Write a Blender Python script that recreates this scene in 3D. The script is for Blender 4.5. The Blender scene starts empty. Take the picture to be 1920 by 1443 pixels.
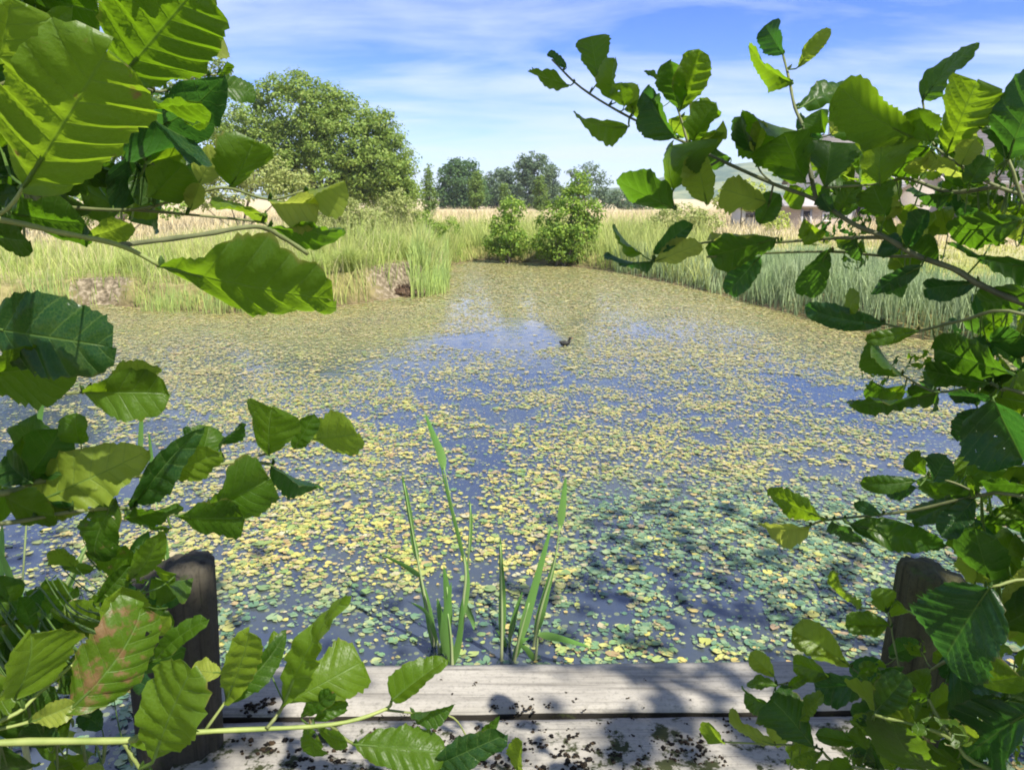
import bpy, math, random
import numpy as np
from mathutils import Vector

random.seed(7)
RNG = np.random.default_rng(11)
SC = bpy.context.scene
COL = SC.collection
R = math.radians

# ------------------------------------------------------------------ camera
F = 1440.0
PITCH = math.atan((721.5 - 370) / F)
CAM = np.array([0.0, 0.0, 1.6])
cp, sp = math.cos(PITCH), math.sin(PITCH)
RIGHT = np.array([1.0, 0, 0]); FWD = np.array([0, cp, -sp]); UP = np.array([0, sp, cp])
cam_data = bpy.data.cameras.new('camera')
cam = bpy.data.objects.new('camera', cam_data); COL.objects.link(cam)
cam.location = CAM; cam.rotation_euler = (math.pi / 2 - PITCH, 0, 0)
cam_data.sensor_width = 36; cam_data.lens = F / 1920 * 36
cam_data.clip_start = 0.02; cam_data.clip_end = 8000
SC.camera = cam

def ray(x, y):
    return FWD + RIGHT * ((x - 960) / F) - UP * ((y - 721.5) / F)
def P(x, y, d):                 # point at depth d along the view axis
    return CAM + ray(x, y) * d
def PY(x, y, Y):                # point at world distance Y
    r = ray(x, y); return CAM + r * (Y / r[1])
def G(x, y, z):                 # point on a level plane
    r = ray(x, y); return CAM + r * ((z - CAM[2]) / r[2])
def to_px(p):
    q = np.asarray(p) - CAM
    d = q @ FWD
    return 960 + F * (q @ RIGHT) / d, 721.5 - F * (q @ UP) / d, d

WATER = -0.25
SUN_AZ, SUN_EL = R(136), R(54)          # azimuth clockwise from +Y
SUN = np.array([math.sin(SUN_AZ) * math.cos(SUN_EL), math.cos(SUN_AZ) * math.cos(SUN_EL), math.sin(SUN_EL)])

# ------------------------------------------------------------------ helpers
def tag(o, label=None, cat=None, group=None, kind=None):
    if label: o['label'] = label
    if cat: o['category'] = cat
    if group: o['group'] = group
    if kind: o['kind'] = kind
    return o
def empty(name, loc, label, cat, group=None):
    o = bpy.data.objects.new(name, None); COL.objects.link(o); o.location = [float(v) for v in loc]
    o.empty_display_size = 0.1
    return tag(o, label, cat, group)
def link(name, me, mat=None, parent=None, origin=None):
    if mat is not None and not me.materials: me.materials.append(mat)
    o = bpy.data.objects.new(name, me); COL.objects.link(o)
    if parent is not None:
        o.parent = parent
        loc = np.zeros(3); q = parent
        while q is not None:
            loc = loc + np.array(q.location); q = q.parent
        o.location = [float(v) for v in -loc] if origin is None else [float(v) for v in (np.array(origin) - loc)]
    elif origin is not None:
        o.location = [float(v) for v in origin]
    return o
def mesh_np(name, V, faces, smooth=False):
    """faces: int array (n,k) or list of such arrays"""
    if isinstance(faces, np.ndarray): faces = [faces]
    V = np.asarray(V, dtype=np.float32)
    me = bpy.data.meshes.new(name)
    me.vertices.add(len(V)); me.vertices.foreach_set('co', V.ravel())
    nl = sum(f.size for f in faces); nf = sum(len(f) for f in faces)
    me.loops.add(nl); me.loops.foreach_set('vertex_index', np.concatenate([f.ravel() for f in faces]).astype(np.int32))
    tot = np.concatenate([np.full(len(f), f.shape[1], dtype=np.int32) for f in faces])
    st = np.concatenate([[0], np.cumsum(tot)[:-1]]).astype(np.int32)
    me.polygons.add(nf); me.polygons.foreach_set('loop_start', st)
    try: me.polygons.foreach_set('loop_total', tot)
    except Exception: pass
    if smooth: me.polygons.foreach_set('use_smooth', np.ones(nf, dtype=bool))
    me.update(calc_edges=True); me.validate()
    return me
def set_attr(me, name, vals):
    a = me.attributes.new(name, 'FLOAT', 'POINT'); a.data.foreach_set('value', np.asarray(vals, dtype=np.float32))
def set_vec(me, name, vals):
    a = me.attributes.new(name, 'FLOAT_VECTOR', 'POINT'); a.data.foreach_set('vector', np.asarray(vals, dtype=np.float32).ravel())

class Geo:
    """collects vertices and faces of ONE mesh"""
    def __init__(self): self.v = []; self.f = {}; self.n = 0; self.a = []
    def add(self, V, faces, attr=None):
        V = np.asarray(V, float)
        for f in (faces if isinstance(faces, list) else [faces]):
            f = np.asarray(f, dtype=np.int64); self.f.setdefault(f.shape[1], []).append(f + self.n)
        self.v.append(V); self.n += len(V)
        if attr is not None: self.a.append(np.asarray(attr, float))
    def mesh(self, name, smooth=False):
        return mesh_np(name, np.concatenate(self.v), [np.concatenate(q) for q in self.f.values()], smooth)
    def box(self, x0, x1, y0, y1, z0, z1):
        V = [(x, y, z) for x in (x0, x1) for y in (y0, y1) for z in (z0, z1)]
        self.add(V, np.array([(0, 1, 3, 2), (4, 6, 7, 5), (0, 4, 5, 1), (2, 3, 7, 6), (0, 2, 6, 4), (1, 5, 7, 3)]))

def unit(v): return v / max(1e-9, np.linalg.norm(v))
def tube(pts, rad, n=7, cap=True):
    pts = np.asarray(pts, float); m = len(pts); V = []
    T = np.gradient(pts, axis=0)
    ref = np.array([0.13, 0.27, 0.95])
    for i in range(m):
        t = unit(T[i]); b = np.cross(t, ref)
        if np.linalg.norm(b) < .15: b = np.cross(t, [1, 0, 0])
        b = unit(b); c = np.cross(t, b)
        for k in range(n):
            a = 2 * math.pi * k / n
            V.append(pts[i] + rad[i] * (math.cos(a) * b + math.sin(a) * c))
    Fq = [(i * n + k, i * n + (k + 1) % n, (i + 1) * n + (k + 1) % n, (i + 1) * n + k) for i in range(m - 1) for k in range(n)]
    out = [np.array(Fq)]
    if cap: out.append(np.array([list(range(n))[::-1], [(m - 1) * n + k for k in range(n)]]))
    return np.array(V), out
def smooth_line(pts, k=4):
    """Catmull-Rom"""
    p = [np.asarray(q, float) for q in pts]
    if len(p) < 3:
        return np.array([p[0] + (p[-1] - p[0]) * t for t in np.linspace(0, 1, k + 1)])
    p = [2 * p[0] - p[1]] + p + [2 * p[-1] - p[-2]]
    out = []
    for i in range(1, len(p) - 2):
        for t in np.linspace(0, 1, k, endpoint=False):
            a, b, c, d = p[i - 1], p[i], p[i + 1], p[i + 2]
            out.append(.5 * (2 * b + (c - a) * t + (2 * a - 5 * b + 4 * c - d) * t * t + (3 * b - a - 3 * c + d) * t ** 3))
    out.append(p[-2]); return np.array(out)

_perm = np.random.default_rng(3).random((257, 257))
def vnoise(x, y):
    x = np.asarray(x, float); y = np.asarray(y, float)
    xi = np.floor(x).astype(int); yi = np.floor(y).astype(int); fx = x - xi; fy = y - yi
    fx = fx * fx * (3 - 2 * fx); fy = fy * fy * (3 - 2 * fy)
    a = _perm[xi % 256, yi % 256]; b = _perm[(xi + 1) % 256, yi % 256]; c = _perm[xi % 256, (yi + 1) % 256]; d = _perm[(xi + 1) % 256, (yi + 1) % 256]
    return (a * (1 - fx) + b * fx) * (1 - fy) + (c * (1 - fx) + d * fx) * fy
def fbm(x, y, o=4):
    s = 0; a = .5; t = 0
    for i in range(o):
        s = s + a * vnoise(x * 2 ** i + 17 * i, y * 2 ** i + 31 * i); t += a; a *= .5
    return s / t
def smst(e0, e1, x):
    t = np.clip((x - e0) / (e1 - e0), 0, 1); return t * t * (3 - 2 * t)

# ------------------------------------------------------------------ materials
class M:
    def __init__(self, name):
        self.m = bpy.data.materials.new(name); self.m.use_nodes = True
        self.t = self.m.node_tree; self.t.nodes.clear(); self.out = self.N('ShaderNodeOutputMaterial')
    def N(self, ty, **kw):
        n = self.t.nodes.new(ty)
        for k, v in kw.items():
            if hasattr(n, k): setattr(n, k, v)
        return n
    def L(self, a, b): self.t.links.new(a, b)
    def put(self, sock, v):
        if isinstance(v, bpy.types.NodeSocket): self.L(v, sock)
        elif isinstance(v, (tuple, list)):
            sock.default_value = tuple(v) + ((1,) if len(v) == 3 and sock.type == 'RGBA' else ())
        else: sock.default_value = v
    def math(self, op, a, b=None, c=None, clamp=False):
        n = self.N('ShaderNodeMath', operation=op, use_clamp=clamp)
        self.put(n.inputs[0], a)
        if b is not None: self.put(n.inputs[1], b)
        if c is not None: self.put(n.inputs[2], c)
        return n.outputs[0]
    def mix(self, f, a, b, bt='MIX'):
        n = self.N('ShaderNodeMix', data_type='RGBA', blend_type=bt)
        self.put(n.inputs[0], f); self.put(n.inputs[6], a); self.put(n.inputs[7], b)
        return n.outputs[2]
    def ramp(self, f, stops, interp='LINEAR'):
        n = self.N('ShaderNodeValToRGB'); cr = n.color_ramp; cr.interpolation = interp
        while len(cr.elements) < len(stops): cr.elements.new(0.5)
        for e, (p, c) in zip(cr.elements, stops):
            e.position = p; e.color = tuple(c) + (1,) if not isinstance(c, (int, float)) else (c, c, c, 1)
        self.put(n.inputs[0], f); return n.outputs[0]
    def noise(self, scale, detail=4, vec=None, rough=.55, stretch=None, coord='Object'):
        n = self.N('ShaderNodeTexNoise'); n.inputs['Scale'].default_value = scale
        n.inputs['Detail'].default_value = detail; n.inputs['Roughness'].default_value = rough
        if vec is None:
            tc = self.N('ShaderNodeTexCoord'); vec = tc.outputs[coord]
        if stretch is not None:
            mp = self.N('ShaderNodeMapping'); mp.inputs['Scale'].default_value = stretch; self.L(vec, mp.inputs[0]); vec = mp.outputs[0]
        self.L(vec, n.inputs['Vector']); return n.outputs[0]
    def attr(self, name, out='Fac'):
        n = self.N('ShaderNodeAttribute'); n.attribute_name = name; return n.outputs[out]
    def island(self): return self.N('ShaderNodeNewGeometry').outputs['Random Per Island']
    def bump(self, h, strength=.3, dist=.01):
        n = self.N('ShaderNodeBump'); n.inputs['Strength'].default_value = strength; n.inputs['Distance'].default_value = dist
        self.L(h, n.inputs['Height']); return n.outputs[0]
    def pbr(self, color, rough=.7, spec=.3, normal=None, trans=None, tfac=.4, alpha=None):
        b = self.N('ShaderNodeBsdfPrincipled'); self.put(b.inputs['Base Color'], color)
        self.put(b.inputs['Roughness'], rough); b.inputs['Specular IOR Level'].default_value = spec
        if normal is not None: self.L(normal, b.inputs['Normal'])
        o = b.outputs[0]
        if trans is not None:
            t = self.N('ShaderNodeBsdfTranslucent'); self.put(t.inputs[0], trans)
            if normal is not None: self.L(normal, t.inputs['Normal'])
            mx = self.N('ShaderNodeMixShader'); self.put(mx.inputs[0], tfac)
            self.L(o, mx.inputs[1]); self.L(t.outputs[0], mx.inputs[2]); o = mx.outputs[0]
        if alpha is not None:
            tr = self.N('ShaderNodeBsdfTransparent'); mx = self.N('ShaderNodeMixShader')
            self.put(mx.inputs[0], alpha); self.L(tr.outputs[0], mx.inputs[1]); self.L(o, mx.inputs[2]); o = mx.outputs[0]
        self.L(o, self.out.inputs[0]); return self.m

def leaf_material(name='alder_leaf'):
    m = M(name)
    lf = m.attr('lf', 'Vector')                       # x: vein phase, y: across (-1..1), z: along
    sep = m.N('ShaderNodeSeparateXYZ'); m.L(lf, sep.inputs[0])
    ph = m.math('FRACT', sep.outputs[0]); dv = m.math('ABSOLUTE', m.math('SUBTRACT', ph, .5))    # .5 on the vein
    vein = m.math('MULTIPLY', m.math('SUBTRACT', dv, .43), 14, clamp=True)
    ac = m.math('ABSOLUTE', sep.outputs[1])
    mid = m.math('SUBTRACT', 1.0, m.math('MULTIPLY', ac, 22), clamp=True)
    vein = m.math('MAXIMUM', m.math('MULTIPLY', vein, .5), mid)
    tint = m.attr('tint'); brown = m.attr('brown'); hole = m.attr('hole')
    c = m.ramp(tint, [(0, (.010, .042, .020)), (.12, (.009, .036, .006)), (.3, (.020, .056, .004)), (.6, (.060, .115, .006)), (.8, (.12, .18, .010)), (1, (.22, .26, .04))])  # leaf tone with light put in: dark when shaded, yellow when sunlit
    mo = m.noise(60, 4); c = m.mix(m.math('MULTIPLY', m.math('SUBTRACT', mo, .40), .9, clamp=True), c, (.045, .09, .008))
    c = m.mix(m.math('MULTIPLY', vein, .75), c, (.14, .23, .06))
    vr = m.N('ShaderNodeTexVoronoi'); vr.feature = 'DISTANCE_TO_EDGE'; vr.inputs['Scale'].default_value = 420; vtc = m.N('ShaderNodeTexCoord'); m.L(vtc.outputs['Object'], vr.inputs['Vector'])
    ret = m.math('LESS_THAN', vr.outputs['Distance'], .05); c = m.mix(m.math('MULTIPLY', ret, .22), c, (.15, .24, .05))
    blot = m.noise(22, 5); c = m.mix(m.math('MULTIPLY', m.math('SUBTRACT', blot, .55), 3.0, clamp=True), c, (.07, .10, .010))
    edge = m.math('MULTIPLY', m.math('SUBTRACT', m.math('ADD', ac, m.math('MULTIPLY', blot, .5)), 1.22), 7, clamp=True); c = m.mix(edge, c, (.20, .14, .05))
    bn = m.noise(90, 5); bmask = m.math('MULTIPLY', m.math('SUBTRACT', m.math('ADD', bn, m.math('MULTIPLY', brown, .45)), .80), 9, clamp=True)
    c = m.mix(bmask, c, (.20, .125, .055))
    t = m.ramp(tint, [(0, (.06, .20, .02)), (.3, (.17, .36, .006)), (.6, (.34, .54, .015)), (1, (.55, .64, .08))])
    t = m.mix(m.math('MULTIPLY', vein, .45), t, (.10, .20, .01))
    t = m.mix(bmask, t, (.26, .16, .04))
    hn = m.noise(75, 2); alpha = m.math('LESS_THAN', m.math('ADD', hn, m.math('MULTIPLY', hole, .42)), .90)
    h = m.math('ADD', m.noise(140, 3), m.math('MULTIPLY', vein, -.8))
    return m.pbr(c, rough=m.ramp(tint, [(.05, .30), (.25, .42)]), spec=.32, normal=m.bump(h, .45, .002), trans=t, tfac=.46, alpha=alpha)

def card_material(name, stops, trans, tfac=.35, rough=.6):
    m = M(name); c = m.ramp(m.island(), stops)
    n = m.noise(.9, 3, coord='Object'); c = m.mix(m.math('MULTIPLY', m.math('SUBTRACT', n, .35), 1.2, clamp=True), c, m.mix(.5, c, trans))
    return m.pbr(c, rough=rough, spec=.25, trans=trans, tfac=tfac)
def blade_material(name, low, high, trans, tfac=.3, green=.6):
    m = M(name)
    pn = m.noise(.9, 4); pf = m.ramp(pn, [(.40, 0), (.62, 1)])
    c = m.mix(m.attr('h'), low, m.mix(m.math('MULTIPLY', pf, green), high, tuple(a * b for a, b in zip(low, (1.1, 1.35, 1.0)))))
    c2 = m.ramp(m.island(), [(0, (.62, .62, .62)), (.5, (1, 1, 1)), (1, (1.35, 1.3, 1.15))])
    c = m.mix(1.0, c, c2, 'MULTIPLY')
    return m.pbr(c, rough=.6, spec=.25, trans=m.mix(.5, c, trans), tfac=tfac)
def bark_material(name, a=(.09, .075, .055), b=(.20, .17, .13), sc=14):
    m = M(name); n = m.noise(sc, 6, stretch=(1, 1, .25)); c = m.ramp(n, [(.3, a), (.7, b)])
    return m.pbr(c, rough=.9, spec=.15, normal=m.bump(n, .6, .02))

MAT_LEAF = leaf_material()
def twig_material():
    m = M('twig_bark'); n = m.noise(45, 5); t = m.attr('tint')
    c = m.mix(t, m.ramp(n, [(.3, (.035, .035, .025)), (.7, (.10, .095, .06))]), m.ramp(n, [(.3, (.16, .21, .05)), (.7, (.26, .30, .09))]))
    return m.pbr(c, rough=.6, spec=.3, normal=m.bump(n, .3, .002))
MAT_TWIG = twig_material()
MAT_BARK = bark_material('bark')

# ------------------------------------------------------------------ pond outline and ground
shore_px = [(-900, 600), (-300, 592), (60, 578), (200, 571), (300, 582), (450, 586), (600, 580), (680, 568), (755, 556), (815, 547), (840, 524),
            (846, 498), (900, 487), (1000, 493), (1100, 503), (1180, 515), (1250, 530), (1350, 553), (1450, 580), (1530, 600), (1640, 625),
            (1800, 645), (2000, 680), (2500, 770)]
POND = [G(x, y, WATER)[:2] for x, y in shore_px] + [np.array(q) for q in
        [(5.6, 2.6), (3.2, 1.5), (1.5, 1.15), (1.35, .2), (-1.25, .2), (-1.4, 1.2), (-3.5, 1.5), (-7, 3.2), (-11, 6)]]
POND = np.array(POND)
def pond_sdf(x, y):
    """negative inside the pond"""
    x = np.asarray(x, float); y = np.asarray(y, float)
    d = np.full(x.shape, 1e9); ins = np.zeros(x.shape, bool)
    n = len(POND)
    for i in range(n):
        a = POND[i]; b = POND[(i + 1) % n]; e = b - a
        t = np.clip(((x - a[0]) * e[0] + (y - a[1]) * e[1]) / (e @ e), 0, 1)
        d = np.minimum(d, np.hypot(x - a[0] - t * e[0], y - a[1] - t * e[1]))
        c = ((a[1] <= y) & (b[1] > y)) | ((b[1] <= y) & (a[1] > y))
        xx = a[0] + (y - a[1]) / (b[1] - a[1] + 1e-12) * e[0]
        ins ^= c & (x < xx)
    return np.where(ins, -d, d)
def ground_z(x, y):
    s = pond_sdf(x, y) + .25 * (fbm(np.asarray(x) * 1.3, np.asarray(y) * 1.3) - .5)
    bank = np.where(s > 0, WATER + .34 * smst(0, .5, s) + .14 * smst(.5, 4, s), WATER - .7 * smst(0, 1.2, -s))
    return bank + np.where(s > 0, .10 * (fbm(np.asarray(x) * .5, np.asarray(y) * .5) - .5) * smst(0, 1, s), 0)
BANKS = [(G(735, 548, WATER)[:2], .95, .30), (G(215, 562, WATER)[:2], .75, .12)]
def bankmask(x, y):
    m_ = np.zeros(np.shape(x))
    for c, r, h in BANKS:
        m_ = np.maximum(m_, np.exp(-((x - c[0]) ** 2 + .5 * (y - c[1]) ** 2) / r ** 2))
    return m_
_gz0 = ground_z
def ground_z(x, y):
    x = np.asarray(x, float); y = np.asarray(y, float); s = pond_sdf(x, y); z = _gz0(x, y)
    for c, r, h in BANKS:
        z = z + h * np.exp(-((x - c[0]) ** 2 + .18 * (y - c[1] - 1) ** 2) / (r * 1.5) ** 2) * smst(.0, .28, s + .12 * (fbm(x * 4, y * 4, 3) - .5))
    return z
def gz1(x, y): return float(ground_z(np.array([x]), np.array([y]))[0])

def axis(lo, hi, step, far, g=1.22):
    a = list(np.arange(lo, hi + step / 2, step)); s = step; v = hi
    while v < far: s *= g; v += s; a.append(v)
    s = step; v = lo; pre = []
    while v > -far: s *= g; v -= s; pre.append(v)
    return np.array(pre[::-1] + a)
gx = axis(-13, 15, .14, 2600); gy = axis(-2, 25, .14, 2600)
XX, YY = np.meshgrid(gx, gy, indexing='ij')
ZZ = ground_z(XX.ravel(), YY.ravel())
nx, ny = len(gx), len(gy)
idx = np.arange(nx * ny).reshape(nx, ny)
quads = np.stack([idx[:-1, :-1], idx[1:, :-1], idx[1:, 1:], idx[:-1, 1:]], -1).reshape(-1, 4)
gm = mesh_np('meadow', np.stack([XX.ravel(), YY.ravel(), ZZ], -1), quads, True)
_s = pond_sdf(XX.ravel(), YY.ravel()); set_attr(gm, 'shore', _s); set_attr(gm, 'mud', bankmask(XX.ravel(), YY.ravel()) * smst(.75, .35, _s))
def ground_material():
    m = M('meadow_ground'); s = m.attr('shore')
    n = m.noise(.35, 6); n2 = m.noise(6, 5)
    dry = m.ramp(n2, [(.3, (.34, .27, .15)), (.7, (.58, .49, .31))])
    grn = m.ramp(n2, [(.3, (.13, .17, .04)), (.7, (.30, .32, .09))])
    far = m.ramp(m.math('DIVIDE', s, 40), [(.12, 0), (.35, 1)])
    c = m.mix(m.math('MAXIMUM', far, m.ramp(n, [(.45, 0), (.65, 1)])), grn, dry)
    c = m.mix(m.ramp(m.math('DIVIDE', s, 4), [(.1, .8), (.8, 0)]), c, m.ramp(n2, [(.3, (.10, .085, .03)), (.7, (.24, .20, .08))]))
    mud = m.ramp(n2, [(.3, (.05, .035, .02)), (.7, (.16, .115, .07))])
    c = m.mix(m.ramp(m.math('ADD', s, m.math('MULTIPLY', n, .4)), [(.12, 1), (.42, 0)]), c, mud)
    n3 = m.noise(14, 6); c = m.mix(m.ramp(m.math('ADD', m.attr('mud'), m.math('MULTIPLY', m.math('SUBTRACT', n3, .5), .7)), [(.40, 0), (.62, .9)]), c, m.ramp(n3, [(.32, (.035, .028, .018)), (.5, (.15, .12, .08)), (.72, (.36, .30, .21))]))
    return m.pbr(c, rough=.95, spec=.1, normal=m.bump(m.math('ADD', n2, m.math('MULTIPLY', n3, .7)), .7, .05))
tag(link('meadow', gm, ground_material()), kind='structure')

# water: one level sheet filling the pond
def water_material():
    m = M('pond_water')
    n = m.noise(1.1, 5); n2 = m.noise(9, 4)
    weed = m.ramp(m.math('ADD', m.math('MULTIPLY', n, .7), m.math('MULTIPLY', n2, .3)), [(.42, 0), (.66, 1)])
    s = m.attr('edge')
    c = m.mix(m.math('MULTIPLY', weed, .6), (.034, .047, .074), (.070, .080, .055))
    vo = m.N('ShaderNodeTexVoronoi'); vo.inputs['Scale'].default_value = 30; vt = m.N('ShaderNodeTexCoord'); m.L(vt.outputs['Object'], vo.inputs['Vector'])
    vs = m.N('ShaderNodeSeparateXYZ'); m.L(vo.outputs['Color'], vs.inputs[0])
    sub = m.math('MULTIPLY', m.math('LESS_THAN', vo.outputs['Distance'], m.math('ADD', .18, m.math('MULTIPLY', vs.outputs[1], .25))), m.math('LESS_THAN', vs.outputs[0], .62))
    c = m.mix(m.math('MULTIPLY', sub, .75), c, m.ramp(vs.outputs[2], [(0, (.09, .14, .08)), (.6, (.19, .21, .09)), (1, (.27, .22, .11))]))
    fl = m.math('MULTIPLY', m.attr('film'), m.ramp(m.math('ADD', m.math('MULTIPLY', n2, .5), m.math('MULTIPLY', n, .5)), [(.36, .15), (.56, .9)])); c = m.mix(fl, c, m.ramp(n2, [(.3, (.24, .20, .085)), (.7, (.36, .31, .14))]))
    c = m.mix(m.ramp(s, [(0, .85), (1, 0)]), c, m.ramp(n2, [(.3, (.13, .10, .025)), (.7, (.26, .20, .05))]))
    w = m.noise(5, 3, stretch=(1, 1, 1)); w2 = m.noise(28, 2)
    return m.pbr(c, rough=.045, spec=.8, normal=m.bump(m.math('ADD', w, m.math('MULTIPLY', w2, .15)), .07, .05))
wx = np.arange(-20, 24, .4); wy = np.arange(-1, 27, .4)
WX, WY = np.meshgrid(wx, wy, indexing='ij'); wi = np.arange(WX.size).reshape(WX.shape)
wq = np.stack([wi[:-1, :-1], wi[1:, :-1], wi[1:, 1:], wi[:-1, 1:]], -1).reshape(-1, 4)
wsd = pond_sdf(WX.ravel(), WY.ravel())
keep = (wsd < 1.2)
wq = wq[keep[wq].all(1)]
used = np.unique(wq); remap = np.full(WX.size, -1); remap[used] = np.arange(len(used))
wm = mesh_np('pond_water', np.stack([WX.ravel(), WY.ravel(), np.full(WX.size, WATER)], -1)[used], remap[wq], True)
edge = np.clip(-wsd / (.35 + .10 * np.clip(WY.ravel() - 5, 0, 20)), 0, 1)
set_attr(wm, 'edge', edge[used])
_px, _py, _pd = to_px(np.stack([WX.ravel(), WY.ravel(), np.full(WX.size, WATER)], -1))
set_attr(wm, 'film', (smst(7.5, 13, WY.ravel()) * np.where(WY.ravel() > 2, 1, 0))[used])
tag(link('pond_water', wm, water_material()), kind='structure')

# ------------------------------------------------------------------ lily pads
def pad_material():
    m = M('lily_pad'); r = m.island(); gr = m.attr('fresh'); tn_ = m.attr('tan')  # gr: green that stands in for tree shade on the pads
    c = m.ramp(r, [(0, (.13, .24, .08)), (.18, (.22, .30, .08)), (.38, (.36, .38, .09)), (.58, (.54, .48, .11)), (.74, (.50, .38, .13)), (.88, (.30, .20, .11)), (1, (.50, .49, .30))])
    c = m.mix(tn_, c, m.ramp(r, [(0, (.20, .21, .09)), (.4, (.33, .31, .13)), (.75, (.46, .41, .18)), (1, (.38, .28, .15))]))
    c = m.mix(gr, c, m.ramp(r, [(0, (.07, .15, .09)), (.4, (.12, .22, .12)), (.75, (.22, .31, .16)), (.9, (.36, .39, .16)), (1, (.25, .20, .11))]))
    n = m.noise(35, 3); c = m.mix(m.math('MULTIPLY', m.math('SUBTRACT', n, .5), 1.1, clamp=True), c, (.30, .24, .07))
    return m.pbr(c, rough=.38, spec=.5, trans=(.4, .45, .06), tfac=.12)
MAT_PAD = pad_material()
WAKE = [(1062, 644), (1018, 604), (960, 596), (925, 620), (840, 632), (760, 640), (880, 654), (1000, 657)]
def in_poly(px, py, poly):
    ins = np.zeros(np.shape(px), bool); n = len(poly)
    for i in range(n):
        (x0, y0), (x1, y1) = poly[i], poly[(i + 1) % n]
        c = ((y0 <= py) & (y1 > py)) | ((y1 <= py) & (y0 > py))
        ins ^= c & (px < x0 + (py - y0) / (y1 - y0 + 1e-12) * (x1 - x0))
    return ins
def coverage(x, y):
    px, py, d = to_px(np.stack([x, y, np.full_like(x, WATER)], -1))
    n = fbm(x * .55 + 4, y * .55, 4) * .6 + fbm(x * 2.1, y * 2.1 + 9, 3) * .4
    base = np.interp(py, [480, 545, 600, 660, 730, 850, 1000, 1100, 1250], [.92, .80, .58, .51, .52, .61, .66, .58, .54])
    base = base - .38 * smst(420, 200, px) * smst(700, 790, py)
    base = base + .16 * smst(700, 300, px) * smst(720, 600, py)
    base = base - .14 * smst(1150, 1000, px) * smst(830, 950, px) * smst(720, 560, py)
    pr = np.clip((base - .5) * 1.3 + .52 + (n - .5) * 2.1, .05, 1)
    pr = np.clip(pr + ((vnoise(x * 8, y * 8) - .5) * .8 + (fbm(x * 3.1, y * 3.1, 3) - .5) * 1.2) * smst(11, 6, y), .03, 1)
    pr = np.where(in_poly(px, py, WAKE), .03, pr)
    return pr
def make_pads():
    out = []
    for (y0, y1, dens, s0, s1) in [(1.9, 4.5, 2900, .025, .033), (4.5, 8, 2700, .025, .031), (8, 13, 1700, .032, .039), (13, 24, 800, .048, .062)]:
        xw = min(16, .72 * y1 + .8)
        n = int(dens * (2 * xw) * (y1 - y0))
        x = RNG.uniform(-xw, xw, n); y = RNG.uniform(y0, y1, n)
        k = (np.abs(x) < .72 * y + .8) & (RNG.random(n) < coverage(x, y)); x, y = x[k], y[k]
        k = pond_sdf(x, y) < -.04; x, y = x[k], y[k]
        k = ~((y < 2.55) & (x > -1.1) & (x < 1.35)); x, y = x[k], y[k]
        s = RNG.uniform(s0, s1, len(x)) * RNG.choice([.4, .7, 1, 1.4, 2.0], len(x), p=[.26, .28, .26, .15, .05])
        out.append(np.stack([x, y, s], -1))
    return np.concatenate(out)
pads = make_pads()
NP = 8
def pad_geo(pads, rng):
    n = len(pads); ang = rng.uniform(0, 2 * math.pi, n)
    th = np.linspace(.22, 2 * math.pi - .22, NP)[None, :] + ang[:, None]
    rad = (pads[:, 2] / 2)[:, None] * rng.uniform(.76, 1.14, (n, NP))
    asp = rng.uniform(.6, 1, n)[:, None]
    ca, sa = np.cos(ang)[:, None], np.sin(ang)[:, None]
    lx = np.cos(th) * rad; ly = np.sin(th) * rad
    u = lx * ca + ly * sa; v = (-lx * sa + ly * ca) * asp
    x = u * ca - v * sa; y = u * sa + v * ca
    tx = rng.normal(0, .09, n)[:, None]; ty = rng.normal(0, .09, n)[:, None]
    z = np.abs(x * tx + y * ty) + rng.uniform(.002, .009, n)[:, None] + rng.uniform(0, .003, (n, NP))
    V = np.zeros((n, NP + 1, 3))
    V[:, :NP, 0] = x; V[:, :NP, 1] = y; V[:, :NP, 2] = z
    V[:, NP, 2] = z.min(1)
    return V
_d = np.hypot(pads[:, 0], pads[:, 1]); order = np.argsort(_d); pads = pads[order]
pxx, pyy, _ = to_px(np.stack([pads[:, 0], pads[:, 1], np.full(len(pads), WATER)], -1))
vis = (pxx > 430) & (pxx < 1640) & (pyy < 1238) & (pyy > 0)
near_i = np.where(vis)[0][:300]
near_mask = np.zeros(len(pads), bool); near_mask[near_i] = True
fan = np.array([(NP, k, k + 1) for k in range(NP - 1)])
NV = 24
pv = pad_geo(np.stack([np.zeros(NV), np.zeros(NV), np.full(NV, .055)], -1), np.random.default_rng(5))
def pad_tone_material(k, cols):
    m = M('lily_pad_tone'); n = m.noise(45, 3)
    c = m.mix(m.math('MULTIPLY', m.math('SUBTRACT', n, .45), 1.6, clamp=True), cols[k], (.30, .24, .07))
    return m.pbr(c, rough=.38, spec=.5, trans=(.4, .45, .06), tfac=.12)
PCOL = [(.10, .22, .10), (.18, .30, .11), (.30, .38, .12), (.14, .26, .12), (.44, .44, .14), (.32, .23, .11)]  # mostly cool greens, shade on the near pads put into colour
PMATS = [pad_tone_material(k, PCOL) for k in range(6)]
pad_meshes = []
for k in range(NV):
    me = mesh_np('lily_pad', pv[k], fan.copy()); me.materials.append(PMATS[k % 6]); pad_meshes.append(me)
first = tag(bpy.data.objects.new('lily_pad', pad_meshes[0]), 'small round lily pad floating on the pond close to the timber deck', 'lily pad', 'lily pads floating close to the deck')
for j, i in enumerate(near_i):
    o = first if j == 0 else first.copy()
    o.data = pad_meshes[j % NV]; o.location = (pads[i, 0], pads[i, 1], WATER)
    s = pads[i, 2] / .055; o.scale = (s, s, 1); o.rotation_euler = (0, 0, random.uniform(0, 6.28))
    COL.objects.link(o)
rest = pads[~near_mask]
V = pad_geo(rest, np.random.default_rng(6)); n = len(rest)
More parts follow.
